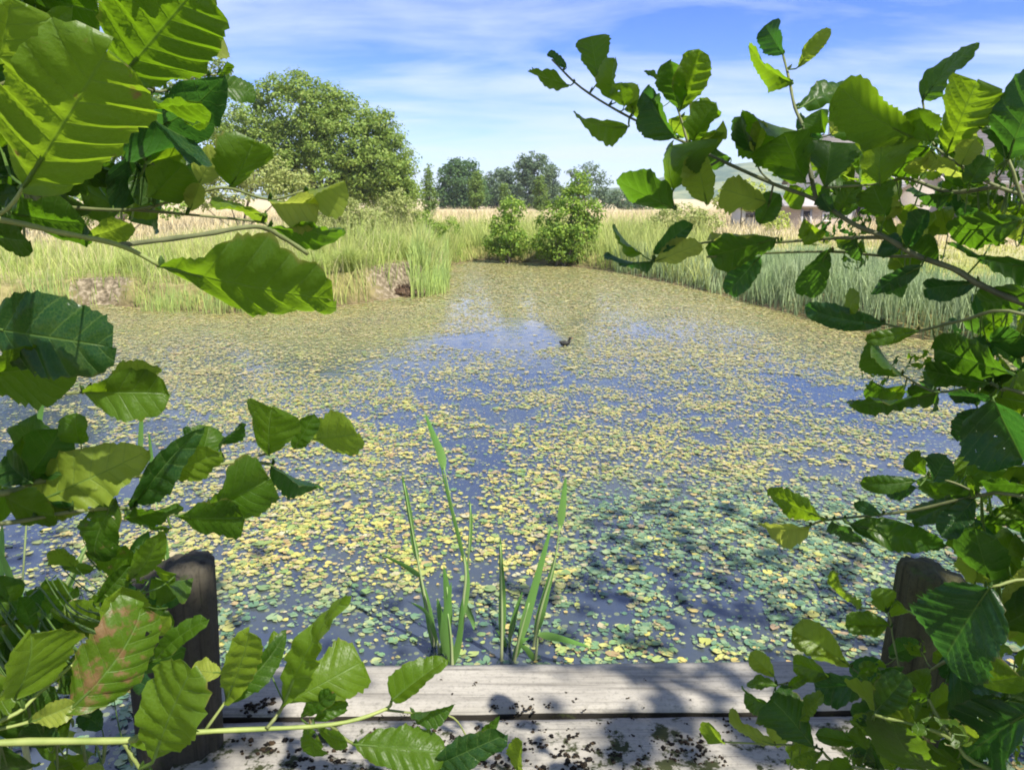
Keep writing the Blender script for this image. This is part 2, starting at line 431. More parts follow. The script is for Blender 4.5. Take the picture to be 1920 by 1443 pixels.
V[:, :, 0] += rest[:, 0][:, None]; V[:, :, 1] += rest[:, 1][:, None]; V[:, :, 2] += WATER
fa = (fan[None] + (np.arange(n) * (NP + 1))[:, None, None]).reshape(-1, 3)
pcm = mesh_np('lily_pad_cover', V.reshape(-1, 3), fa)
qx, qy, _ = to_px(np.stack([rest[:, 0], rest[:, 1], np.full(n, WATER)], -1))
fresh = np.clip(np.maximum(smst(1060, 1170, qy), smst(1000, 1130, qx) * smst(860, 960, qy)) + .5 * (fbm(rest[:, 0] * 1.5, rest[:, 1] * 1.5, 3) - .5) + .12, 0, 1)  # fresh: greener pads, mostly tree shade put into their colour
tan_ = np.clip(smst(820, 600, qy) + .35 * smst(560, 380, qx) + .3 * smst(1000, 1200, qx) * smst(1000, 850, qy) + .4 * (fbm(rest[:, 0], rest[:, 1] + 7, 3) - .5), 0, 1)
set_attr(pcm, 'tan', np.repeat(tan_ * (np.random.default_rng(9).random(n) < .9), NP + 1))
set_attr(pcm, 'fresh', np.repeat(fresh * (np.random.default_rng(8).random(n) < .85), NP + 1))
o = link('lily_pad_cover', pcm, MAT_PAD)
tag(o, 'carpet of yellow green lily pads spread over the whole pond', 'lily pads', kind='stuff')

# ------------------------------------------------------------------ blades (grass, reeds)
def blades(x, y, z, h, w, lean, rng, yaw=None, droop=.35, lev=4):
    """arrays of roots; returns vertices (n, 2*lev, 3), height attr"""
    n = len(x); yaw = rng.uniform(0, 2 * math.pi, n) if yaw is None else yaw
    la = rng.uniform(0, 2 * math.pi, n); V = np.zeros((n, lev, 2, 3)); H = np.zeros((n, lev, 2))
    for k in range(lev):
        t = k / (lev - 1)
        off = lean * h * (t ** (1.6)); zz = h * t * (1 - droop * lean * t * t)
        ww = w * (1 - t) ** .7 * (.75 + .25 * math.sin(math.pi * min(1, t + .2))) + w * .04
        for s, sg in ((0, -.5), (1, .5)):
            V[:, k, s, 0] = x + np.cos(la) * off + np.cos(yaw) * ww * sg
            V[:, k, s, 1] = y + np.sin(la) * off + np.sin(yaw) * ww * sg
            V[:, k, s, 2] = z + zz
            H[:, k, s] = t
    return V, H
def blade_mesh(name, V, H):
    n, lev = V.shape[:2]; base = np.arange(n)[:, None] * lev * 2
    f = np.concatenate([base + np.array([2 * k, 2 * k + 1, 2 * k + 3, 2 * k + 2]) for k in range(lev - 1)])
    me = mesh_np(name, V.reshape(-1, 3), f); set_attr(me, 'h', H.ravel()); return me
def scatter(fn, box, n, rng):
    x = rng.uniform(box[0], box[1], n); y = rng.uniform(box[2], box[3], n)
    k = rng.random(n) < fn(x, y); return x[k], y[k]

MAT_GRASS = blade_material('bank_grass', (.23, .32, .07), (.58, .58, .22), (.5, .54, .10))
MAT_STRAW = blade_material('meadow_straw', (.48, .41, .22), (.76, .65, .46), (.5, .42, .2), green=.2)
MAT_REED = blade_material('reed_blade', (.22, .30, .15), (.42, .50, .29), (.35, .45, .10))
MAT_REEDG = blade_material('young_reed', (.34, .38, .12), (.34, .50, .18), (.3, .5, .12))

def grass_field(name, fn, box, n, hh, ww, lean, mat, label, cat, seed, hfn=None):
    rng = np.random.default_rng(seed); x, y = scatter(fn, box, n, rng); m = len(x)
    h = rng.uniform(hh[0], hh[1], m) * (.25 + 1.5 * fbm(x * .9, y * .9, 4) ** 1.3 * 1.25)
    if hfn is not None: h = h * hfn(x, y)
    w = rng.uniform(ww[0], ww[1], m)
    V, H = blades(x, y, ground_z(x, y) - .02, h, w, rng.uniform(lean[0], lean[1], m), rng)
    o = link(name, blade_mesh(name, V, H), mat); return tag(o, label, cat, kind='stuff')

# left bank
lb_x = G(845, 500, WATER)
def left_bank(x, y):
    s = pond_sdf(x, y); px, py, d = to_px(np.stack([x, y, np.zeros_like(x)], -1))
    nn = fbm(x * .7 + 3, y * .7, 3)
    return np.where((s > -.02) & (s < 9) & (px < 860) & (y > 8), np.clip(.35 + 1.2 * (nn - .35), 0, 1) * np.where((np.hypot((px - 738) / 52, s / .22) + 2.6 * (fbm(x * 4, y * 4, 3) - .5) < .9) | (np.hypot((px - 215) / 66, s / .36) + 2.6 * (fbm(x * 4, y * 4, 3) - .5) < .9), .10, 1), 0)
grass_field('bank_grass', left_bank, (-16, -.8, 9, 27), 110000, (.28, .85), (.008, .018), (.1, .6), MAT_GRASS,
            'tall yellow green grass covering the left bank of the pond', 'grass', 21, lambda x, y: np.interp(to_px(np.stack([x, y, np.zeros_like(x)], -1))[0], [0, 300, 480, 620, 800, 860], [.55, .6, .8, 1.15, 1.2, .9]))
grass_field('seeding_grass', lambda x, y: left_bank(x, y) * (fbm(x * 1.1, y * 1.1, 3) > .47), (-16, -.8, 9, 27), 16000, (.55, 1.15), (.004, .009), (.05, .45), MAT_STRAW,
            'thin dry seeding stems standing above the green grass of the left bank', 'grass', 28)
def left_reeds(x, y):
    s = pond_sdf(x, y); px, py, d = to_px(np.stack([x, y, np.full_like(x, WATER)], -1))
    px = px + 110 * (fbm(x * 2.5, y * 2.5, 3) - .5); k = ((px > 40) & (px < 155)) | ((px > 275) & (px < 560)); k = k & (RNG.random(len(px)) < .35 + 1.1 * (fbm(x * 4, y * 4, 2) - .25))
    return np.where((s > -.30) & (s < .35) & k & (y > 9), 1.0, 0)
grass_field('bank_reeds', left_reeds, (-12, -2, 10, 15), 30000, (.30, .60), (.010, .018), (.03, .25), MAT_REEDG,
            'fresh green reeds standing in the shallow water along the left bank', 'reeds', 22)
def point_reeds(x, y):
    s = pond_sdf(x, y); px, py, d = to_px(np.stack([x, y, np.full_like(x, WATER)], -1))
    return np.where((s > -.45) & (s < .6) & (px > 770) & (px < 842) & (py > 495) & (py < 562), 1.0, 0)
grass_field('point_reeds', point_reeds, (-4, 0, 12, 22), 16000, (.40, .78), (.016, .028), (.03, .25), MAT_REEDG,
            'bright pale green reed patch at the tip of the left bank', 'reeds', 23)
# far shore and meadow
def far_shore(x, y):
    s = pond_sdf(x, y); px, py, d = to_px(np.stack([x, y, np.zeros_like(x)], -1))
    return np.where((s > .05) & (s < 12) & (px > 780) & (px < 1330) & (y > 14), .35 + .65 * smst(6, .5, s), 0)
grass_field('far_bank_grass', far_shore, (-5, 9, 14, 34), 60000, (.35, .85), (.012, .024), (.1, .5), MAT_GRASS,
            'rough yellow green grass along the far shore of the pond', 'grass', 24)
def meadow_fn(x, y):
    s = pond_sdf(x, y); return np.where((s > 5) & (np.abs(x) < .75 * y), .8, 0)
grass_field('meadow_grass', meadow_fn, (-45, 50, 22, 70), 110000, (.25, .6), (.02, .045), (.1, .6), MAT_STRAW,
            'dry pale straw coloured grass of the open meadow beyond the pond', 'grass', 25)
# right reed bed
def right_bed(x, y):
    s = pond_sdf(x, y); px, py, d = to_px(np.stack([x, y, np.full_like(x, WATER)], -1))
    return np.where((s > -.05) & (s < 2.6) & (px > 1150) & (y > 4.5), .25 + .75 * smst(0, .25, s), 0)
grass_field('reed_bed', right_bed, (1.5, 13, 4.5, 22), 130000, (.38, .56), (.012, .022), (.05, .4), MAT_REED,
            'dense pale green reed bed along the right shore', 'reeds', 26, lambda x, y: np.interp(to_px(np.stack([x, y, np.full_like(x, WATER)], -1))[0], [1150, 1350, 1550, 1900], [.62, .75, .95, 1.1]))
def right_verge(x, y):
    s = pond_sdf(x, y); px, py, d = to_px(np.stack([x, y, np.zeros_like(x)], -1))
    return np.where((s > 2.4) & (s < 12) & (px > 1250) & (px < 2100) & (y > 8), .8, 0)
grass_field('lawn_grass', right_verge, (3, 24, 8, 34), 60000, (.06, .16), (.014, .03), (.1, .5),
            blade_material('lawn_blade', (.38, .40, .11), (.72, .66, .26), (.5, .5, .1)),
            'pale yellow grass between the reed bed and the brick buildings', 'grass', 27)

# tussocks and mud banks on the left bank
def tussock(px, py, n, h, label, seed, spread=.35):
    rng = np.random.default_rng(seed); c = G(px, py, WATER + .15)
    a = rng.uniform(0, 6.28, n); r = rng.uniform(0, .12, n)
    x = c[0] + r * np.cos(a); y = c[1] + r * np.sin(a)
    lean = rng.uniform(.2, 1.1, n)
    V, H = blades(x, y, ground_z(x, y) - .03, rng.uniform(.6, 1, n) * h, rng.uniform(.007, .013, n), lean, rng, droop=.55, lev=5)
    tag(link('grass_tussock', blade_mesh('grass_tussock', V, H), MAT_GRASS), label, 'grass tussock', 'grass tussocks on the left bank')
tussock(655, 545, 900, .75, 'arching grass tussock under the largest ragged leaf tip, left of the dark bank', 31)
tussock(735, 525, 900, .8, 'tall grass tussock right above the dark earth overhang of the left bank', 32)
tussock(470, 565, 700, .62, 'grass tussock leaning over the young green reeds of the left bank', 34)
tussock(790, 520, 800, .8, 'grass tussock at the tip of the left bank beside the bright reed patch', 35)
tussock(690, 500, 900, .9, 'tallest straw coloured tussock set back on the left bank', 36)
tussock(250, 540, 700, .55, 'low grass tussock at the right end of the left mud bank', 37)
tussock(590, 548, 700, .7, 'grass tussock beside the green reeds, left of the arching tussock', 33)
def mud_material():
    m = M('mud'); n = m.noise(7, 6); c = m.ramp(n, [(.3, (.018, .012, .008)), (.5, (.085, .055, .034)), (.75, (.24, .18, .12))])
    return m.pbr(c, rough=.95, spec=.1, normal=m.bump(n, .8, .08))
MAT_MUD = mud_material()
def mud_mound(name, px, py, rx, ry, rz, seed):
    c = G(px, py, WATER); rng = np.random.default_rng(seed); nu, nv = 64, 26; V = []
    for i in range(nv + 1):
        for j in range(nu):
            ph = math.pi / 2 * (1 - i / nv) ; th = 2 * math.pi * j / nu
            k = .55 + .9 * float(fbm(np.array([5 * math.cos(th) + seed]), np.array([5 * math.sin(th) + 6 * i / nv]), 5)[0])
            V.append((c[0] + rx * k * math.cos(th) * math.cos(ph), c[1] + ry * k * math.sin(th) * math.cos(ph) + .1, WATER - .05 + rz * k * math.sin(ph) ** .7))
    f = [(i * nu + j, i * nu + (j + 1) % nu, (i + 1) * nu + (j + 1) % nu, (i + 1) * nu + j) for i in range(nv) for j in range(nu)]
    tag(link(name, mesh_np(name, V, np.array(f), True), MAT_MUD), kind='structure')
mud_mound('mud_bank', 215, 560, .72, .42, .42, 2)
mud_mound('earth_bank', 748, 556, .45, .22, .22, 5)

# ------------------------------------------------------------------ trees
def foliage_cards(blobs, Y, card_px, dens, rng, clump_px=16, up=.5, hollow=.55):
    """blobs in picture pixels at distance Y -> leaf cards with a real depth"""
    k = Y / F; C = []; Nn = []
    for (bx, by, rx, ry) in blobs:
        c = PY(bx, by, Y); rx, ry = rx * k, ry * k; rd = (rx + ry) / 2 * 1.05
        ncl = max(10, int(5.5 * dens * (rx * ry) / (clump_px * k) ** 2))
        d = rng.normal(size=(ncl, 3)); d /= np.linalg.norm(d, axis=1)[:, None]
        r = hollow + (1.02 - hollow) * rng.random(ncl) ** .7
        cc = c + d * r[:, None] * np.array([rx, rd, ry])
        per = max(10, int(3.2 * (clump_px / card_px) ** 2))
        q = rng.normal(size=(ncl, per, 3)); q /= np.linalg.norm(q, axis=2)[:, :, None]
        rr = rng.random((ncl, per, 1)) ** .45
        cr = clump_px * k * rng.uniform(.6, 1.25, (ncl, 1, 1))
        pos = cc[:, None, :] + q * rr * cr * np.array([1, 1, .72])
        nrm = .55 * q + .35 * d[:, None, :] + np.array([0, 0, up]) + rng.normal(0, .45, q.shape)
        C.append(pos.reshape(-1, 3)); Nn.append(nrm.reshape(-1, 3))
    C = np.concatenate(C); Nn = np.concatenate(Nn); Nn /= np.linalg.norm(Nn, axis=1)[:, None]
    return C, Nn
def card_mesh(name, C, Nn, size, rng):
    n = len(C); t = np.cross(Nn, rng.normal(size=(n, 3))); t /= np.linalg.norm(t, axis=1)[:, None] + 1e-9; b = np.cross(Nn, t)
    s = size * rng.uniform(.6, 1.35, n)[:, None]; a = s * rng.uniform(.5, .75, n)[:, None]
    V = np.stack([C - t * s, C - b * a + Nn * s * .12, C + t * s, C + b * a - Nn * s * .08], 1)
    f = np.arange(4 * n).reshape(n, 4)
    return mesh_np(name, V.reshape(-1, 3), f)
def tree(name, label, blobs, Y, base_px, mat, card_px=6.5, dens=1.0, seed=1, cat='tree', group=None, trunk_px=8, clump_px=16, hollow=.55, stems=1, bark=None):
    rng = np.random.default_rng(seed)
    bp = PY(base_px, 400, Y); z0 = gz1(bp[0], bp[1]); base = np.array([bp[0], bp[1], z0])
    root = empty(name, base, label, cat, group)
    C, Nn = foliage_cards(blobs, Y, card_px, dens, rng, clump_px, hollow=hollow)
    ok = C[:, 2] > ground_z(C[:, 0], C[:, 1]) + .03; C, Nn = C[ok], Nn[ok]
    link('crown', card_mesh('crown', C, Nn, card_px * .62 * Y / F, rng), mat, root)
    k = Y / F; g = Geo()
    cs = [PY(b[0], b[1], Y) for b in blobs]
    top = max(cs, key=lambda q: q[2]); r0 = trunk_px * k / 2
    for s in range(stems):
        b0 = base + np.array([rng.normal(0, .25) * (s > 0), rng.normal(0, .25) * (s > 0), -.15])
        mid = b0 * .5 + top * .5 + rng.normal(0, .04, 3) * (top[2] - z0)
        ln = smooth_line([b0, b0 * .75 + mid * .25 + rng.normal(0, .02, 3), mid, top], 4)
        V, f = tube(ln, np.linspace(r0, r0 * .18, len(ln)), 8); g.add(V, f)
        for c in cs:
            i = int(rng.integers(2, max(3, len(ln) * 2 // 3))); a = ln[i]
            m2 = a * .5 + c * .5 + np.array([0, 0, -.06 * np.linalg.norm(c - a)])
            l2 = smooth_line([a, m2, c], 4); V, f = tube(l2, np.linspace(r0 * .45, r0 * .1, len(l2)), 6); g.add(V, f)
    link('trunk', g.mesh('trunk', True), bark or MAT_BARK, root)
    return root

MT_BIG = card_material('willow_leaf', [(0, (.09, .155, .026)), (.5, (.16, .24, .042)), (1, (.27, .33, .08))], (.28, .40, .05))
MT_OPEN = card_material('ash_leaf', [(0, (.08, .14, .035)), (.5, (.15, .22, .06)), (1, (.27, .32, .12))], (.30, .36, .08))
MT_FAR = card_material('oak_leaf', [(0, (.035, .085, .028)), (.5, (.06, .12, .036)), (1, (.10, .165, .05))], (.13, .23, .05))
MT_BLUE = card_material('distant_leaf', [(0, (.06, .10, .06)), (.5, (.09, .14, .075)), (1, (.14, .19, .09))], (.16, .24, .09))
MT_ALDER = card_material('young_alder_leaf', [(0, (.065, .15, .018)), (.5, (.15, .25, .03)), (1, (.29, .38, .055))], (.32, .46, .05))
MT_PALE = card_material('pale_shrub_leaf', [(0, (.17, .23, .06)), (.5, (.28, .33, .10)), (1, (.42, .44, .16))], (.4, .44, .12))
MT_LIME = card_material('lime_shrub_leaf', [(0, (.20, .28, .05)), (.5, (.34, .40, .08)), (1, (.46, .50, .12))], (.5, .58, .08))
MT_CONE = card_material('hornbeam_leaf', [(0, (.06, .12, .022)), (.5, (.10, .165, .03)), (1, (.15, .21, .045))], (.22, .32, .05))

tree('broad_willow', 'broad dome shaped green tree, the largest crown, behind the left bank', [(560, 205, 85, 62), (640, 262, 95, 78), (695, 300, 78, 76), (475, 235, 65, 50),
     (500, 300, 88, 62), (600, 325, 105, 62), (752, 345, 36, 46), (430, 262, 42, 44), (720, 240, 26, 30), (560, 165, 30, 25), (610, 190, 45, 35), (735, 300, 30, 50), (690, 358, 62, 30), (630, 365, 62, 24), (768, 366, 30, 26), (720, 340, 45, 40)], 40, 600, MT_BIG, 4.2, 1.7, 41, trunk_px=26, hollow=.5)
tree('tall_tree', 'tall open crowned tree behind the big leaves at the upper left', [(150, 100, 62, 50), (215, 30, 48, 45), (130, 180, 80, 60), (300, 185, 80, 45),
     (362, 150, 45, 40), (392, 180, 38, 60), (420, 130, 22, 24), (340, 235, 55, 50), (230, 250, 90, 60), (180, 320, 90, 50)], 33, 210, MT_OPEN, 4.6, .6, 42, trunk_px=22, hollow=.3)
tree('tall_tree', 'dark bluish green tree rising at the left edge of the picture', [(40, 45, 62, 36), (20, 110, 80, 60), (-60, 70, 90, 80), (-40, 200, 100, 90), (40, 250, 80, 80)], 27, 20, MT_FAR, 5, .9, 43, trunk_px=24)
tree('hedge_bush', 'pale leafy bush in front of the left part of the broad willow', [(480, 320, 55, 34), (420, 350, 60, 34), (540, 350, 45, 30), (360, 365, 60, 28)], 30, 450, MT_PALE, 4.4, 1.2, 44, 'bush', trunk_px=8)
tree('hedge_bush', 'green bush low behind the thin twigs at the left', [(240, 370, 70, 32), (130, 385, 80, 36), (300, 385, 50, 24), (40, 380, 80, 40)], 24, 200, MT_ALDER, 5, 1.1, 45, 'bush', trunk_px=8)
tree('oak_tree', 'dark round headed tree in the far row, nearest the broad willow', [(862, 336, 40, 36), (845, 362, 30, 28), (888, 362, 32, 28), (868, 318, 26, 20), (866, 374, 46, 16)], 95, 865, MT_FAR, 3.6, 2.2, 46, trunk_px=6, clump_px=11)
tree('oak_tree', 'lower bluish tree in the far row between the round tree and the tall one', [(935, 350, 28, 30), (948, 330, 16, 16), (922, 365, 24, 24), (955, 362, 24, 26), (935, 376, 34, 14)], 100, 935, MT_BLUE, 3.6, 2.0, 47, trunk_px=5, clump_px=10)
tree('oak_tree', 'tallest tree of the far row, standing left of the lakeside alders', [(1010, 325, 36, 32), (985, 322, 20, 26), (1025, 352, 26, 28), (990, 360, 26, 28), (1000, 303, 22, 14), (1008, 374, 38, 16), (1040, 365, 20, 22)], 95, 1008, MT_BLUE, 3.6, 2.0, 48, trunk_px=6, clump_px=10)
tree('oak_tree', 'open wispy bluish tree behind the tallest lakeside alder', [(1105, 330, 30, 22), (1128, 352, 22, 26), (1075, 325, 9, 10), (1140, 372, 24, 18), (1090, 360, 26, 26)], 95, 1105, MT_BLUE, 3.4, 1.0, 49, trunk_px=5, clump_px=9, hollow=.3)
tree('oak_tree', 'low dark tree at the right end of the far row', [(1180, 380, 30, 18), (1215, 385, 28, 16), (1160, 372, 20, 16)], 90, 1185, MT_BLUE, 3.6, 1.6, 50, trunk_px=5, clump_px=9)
tree('columnar_tree', 'narrow pointed young tree beside the right edge of the broad willow', [(805, 322, 5, 14), (803, 345, 9, 18), (805, 372, 15, 24), (806, 392, 11, 14)], 55, 805, MT_CONE, 3, 2.2, 51, trunk_px=4, clump_px=7)
tree('columnar_tree', 'narrow young tree in front of the dark round tree', [(893, 340, 11, 18), (893, 362, 14, 20), (892, 380, 9, 10)], 60, 893, MT_CONE, 3, 2.2, 52, trunk_px=2.5, clump_px=7)
tree('columnar_tree', 'narrow young tree in front of the tallest far tree', [(1012, 345, 8, 16), (1014, 366, 13, 20), (1015, 385, 15, 12)], 60, 1013, MT_CONE, 3, 2.2, 53, trunk_px=2.5, clump_px=7)
tree('columnar_tree', 'small slim young tree in front of the lower bluish tree', [(946, 358, 8, 14), (947, 376, 9, 14)], 62, 947, MT_CONE, 3, 2, 54, trunk_px=2.5, clump_px=7)
tree('alder_bush', 'smaller bushy young alder on the far shore, left of the larger one', [(960, 392, 22, 22), (950, 425, 34, 30), (932, 452, 26, 22), (968, 455, 26, 22), (950, 470, 30, 14)], 22.5, 950, MT_ALDER, 4.4, 1.5, 55, 'bush', 'young alders on the far shore', 5, 12, stems=3)
tree('alder_bush', 'larger bushy young alder on the far shore with lime green top', [(1088, 346, 20, 20), (1075, 375, 34, 28), (1055, 412, 44, 34), (1040, 450, 42, 34), (1085, 440, 34, 38), (1058, 474, 44, 16), (1110, 405, 18, 30)], 21.5, 1058, MT_ALDER, 4.4, 1.5, 56, 'bush', 'young alders on the far shore', 6, 13, stems=3)
tree('bank_shrub', 'feathery pale shrub on the crest of the left bank', [(742, 385, 30, 30), (715, 412, 36, 28), (768, 405, 26, 24), (730, 438, 40, 20)], 20, 738, MT_PALE, 3.2, 1.2, 57, 'bush', 'shrubs along the bank', 4, 9, hollow=.25, stems=3)
tree('bank_shrub', 'feathery pale shrub under the broad willow, left of its twin', [(650, 400, 42, 28), (612, 412, 32, 26), (690, 412, 34, 24), (650, 432, 50, 20)], 18, 650, MT_PALE, 3.2, 1.2, 58, 'bush', 'shrubs along the bank', 4, 9, hollow=.25, stems=3)
tree('bank_shrub', 'low feathery shrub in the middle of the left bank under the thin twigs', [(560, 430, 34, 20), (530, 445, 30, 16), (590, 440, 24, 18)], 16, 558, MT_PALE, 3.4, 1.0, 64, 'bush', 'shrubs along the bank', 3, 9, hollow=.25, stems=3)
tree('bank_shrub', 'small green shrub half way along the crest of the left bank', [(800, 415, 20, 20), (815, 432, 22, 16), (785, 435, 20, 14)], 19, 800, MT_ALDER, 3.4, 1.0, 65, 'bush', 'shrubs along the bank', 3, 8, hollow=.25, stems=3)
tree('bank_shrub', 'small fresh green shrub on the far shore right of the reed point', [(846, 425, 16, 18), (844, 446, 20, 16)], 24, 845, MT_ALDER, 3.4, 1.3, 59, 'bush', 'shrubs along the bank', 3, 8, stems=2)
tree('bank_shrub', 'yellow green scrub on the right shore left of the brick outbuilding', [(1275, 408, 50, 24), (1230, 425, 36, 20), (1320, 415, 40, 22)], 26, 1275, MT_PALE, 3.6, 1.2, 60, 'bush', 'shrubs along the bank', 4, 10, stems=3)
tree('garden_shrub', 'round lime yellow shrub below the hill', [(1392, 362, 42, 24), (1420, 380, 30, 18), (1360, 378, 28, 18)], 30, 1390, MT_LIME, 4, 1.2, 61, 'bush', None, 4, 10)
tree('garden_shrub', 'small yellow green shrub in front of the brick outbuilding', [(1462, 415, 20, 18), (1448, 425, 18, 14)], 28, 1458, MT_LIME, 4.5, .9, 62, 'bush', None, 3, 8)
tree('garden_tree', 'dark green tree between the two houses at the right', [(1845, 320, 32, 34), (1825, 350, 34, 34), (1860, 360, 30, 30)], 46, 1842, MT_FAR, 6, .9, 63, 'tree', None, 7, 13)

# ------------------------------------------------------------------ hills
def hills():
    prof = [(-1500, 372), (-200, 366), (500, 364), (1000, 362), (1180, 350), (1260, 328), (1330, 314), (1400, 306), (1480, 308), (1560, 300), (1680, 292), (1800, 290), (1950, 300), (2200, 320), (2700, 350), (3200, 366)]
    X = np.arange(-1500, 3200, 24); top = np.interp(X, [p[0] for p in prof], [p[1] for p in prof])
    rows = []; Y0 = 520
    for j, t in enumerate(np.linspace(0, 1, 14)):
        Yd = Y0 + t * 420; row = []
        for x, tp in zip(X, top):
            crest = PY(x, tp, Y0 + 420)
            z = -3 + (crest[2] + 3) * (math.sin(t * math.pi / 2) ** 1.3) + 4 * (float(vnoise(x / 70., j * .8)) - .5) * math.sin(t * math.pi)
            q = PY(x, 370, Yd); row.append((q[0], Yd, z))
        rows.append(row)
    for dd, dz in ((1200, -.6), ):
        rows.append([(q[0] * 1.3, q[1] + dd, -5) for q in rows[13]])
    V = np.array(rows).reshape(-1, 3); n = len(X)
    f = np.array([(j * n + i, j * n + i + 1, (j + 1) * n + i + 1, (j + 1) * n + i) for j in range(len(rows) - 1) for i in range(n - 1)])
    m = M('hill_cover'); a = m.noise(.02, 5); b = m.noise(.12, 5)
    c = m.mix(m.ramp(a, [(.45, 0), (.58, 1)]), m.ramp(b, [(.3, (.035, .07, .035)), (.7, (.08, .13, .06))]), m.ramp(b, [(.3, (.13, .17, .07)), (.7, (.24, .25, .12))]))
    tag(link('hills', mesh_np('hills', V, f, True), m.pbr(c, rough=.95, spec=.1)), kind='structure')
hills()

# ------------------------------------------------------------------ houses
def brick_material(name, a, b, mortar, sc=1.0):
    m = M(name); tc = m.N('ShaderNodeTexCoord'); t = m.N('ShaderNodeTexBrick')
    sep = m.N('ShaderNodeSeparateXYZ'); m.L(tc.outputs['Object'], sep.inputs[0])
    cmb = m.N('ShaderNodeCombineXYZ'); m.L(m.math('ADD', sep.outputs[0], sep.outputs[1]), cmb.inputs[0]); m.L(sep.outputs[2], cmb.inputs[1])
    m.L(cmb.outputs[0], t.inputs['Vector'])
    t.inputs['Color1'].default_value = a + (1,); t.inputs['Color2'].default_value = b + (1,); t.inputs['Mortar'].default_value = mortar + (1,)
    t.inputs['Scale'].default_value = 1; t.inputs['Brick Width'].default_value = .23; t.inputs['Row Height'].default_value = .075; t.inputs['Mortar Size'].default_value = .012
    n = m.noise(1.5, 5); c = m.mix(m.math('MULTIPLY', n, .5), t.outputs[0], m.mix(.5, a, mortar))
    return m.pbr(c, rough=.9, spec=.15)
def roof_material(name, a, b):
    m = M(name); w = m.N('ShaderNodeTexWave'); w.bands_direction = 'Z'; w.inputs['Scale'].default_value = 2.2; w.inputs['Distortion'].default_value = 1.2
    tc = m.N('ShaderNodeTexCoord'); m.L(tc.outputs['Object'], w.inputs['Vector']); n = m.noise(3, 6)
    c = m.mix(n, a, b); c = m.mix(m.math('MULTIPLY', w.outputs[0], .25), c, (.05, .04, .035))
    return m.pbr(c, rough=.9, spec=.15, normal=m.bump(w.outputs[0], .4, .03))
def plain(name, c, rough=.7, spec=.3, sc=8, var=.25):
    m = M(name); n = m.noise(sc, 5); cc = m.mix(m.math('MULTIPLY', n, var), c, tuple(.45 * v for v in c)); return m.pbr(cc, rough=rough, spec=spec)
MB = brick_material('weathered_brick', (.34, .25, .20), (.42, .33, .27), (.44, .41, .37))
MBP = brick_material('pink_brick', (.42, .36, .30), (.47, .41, .35), (.50, .47, .42))
MW = plain('white_render', (.62, .61, .58)); MR = roof_material('clay_tile', (.17, .155, .145), (.26, .24, .225)); MRS = roof_material('pale_slate', (.40, .36, .34), (.56, .52, .50))
MD = plain('dark_timber', (.045, .04, .04)); MGL = plain('window_glass', (.03, .04, .05), .08, .6); MWF = plain('white_frame', (.7, .7, .68)); MST = plain('grey_door', (.36, .36, .36))

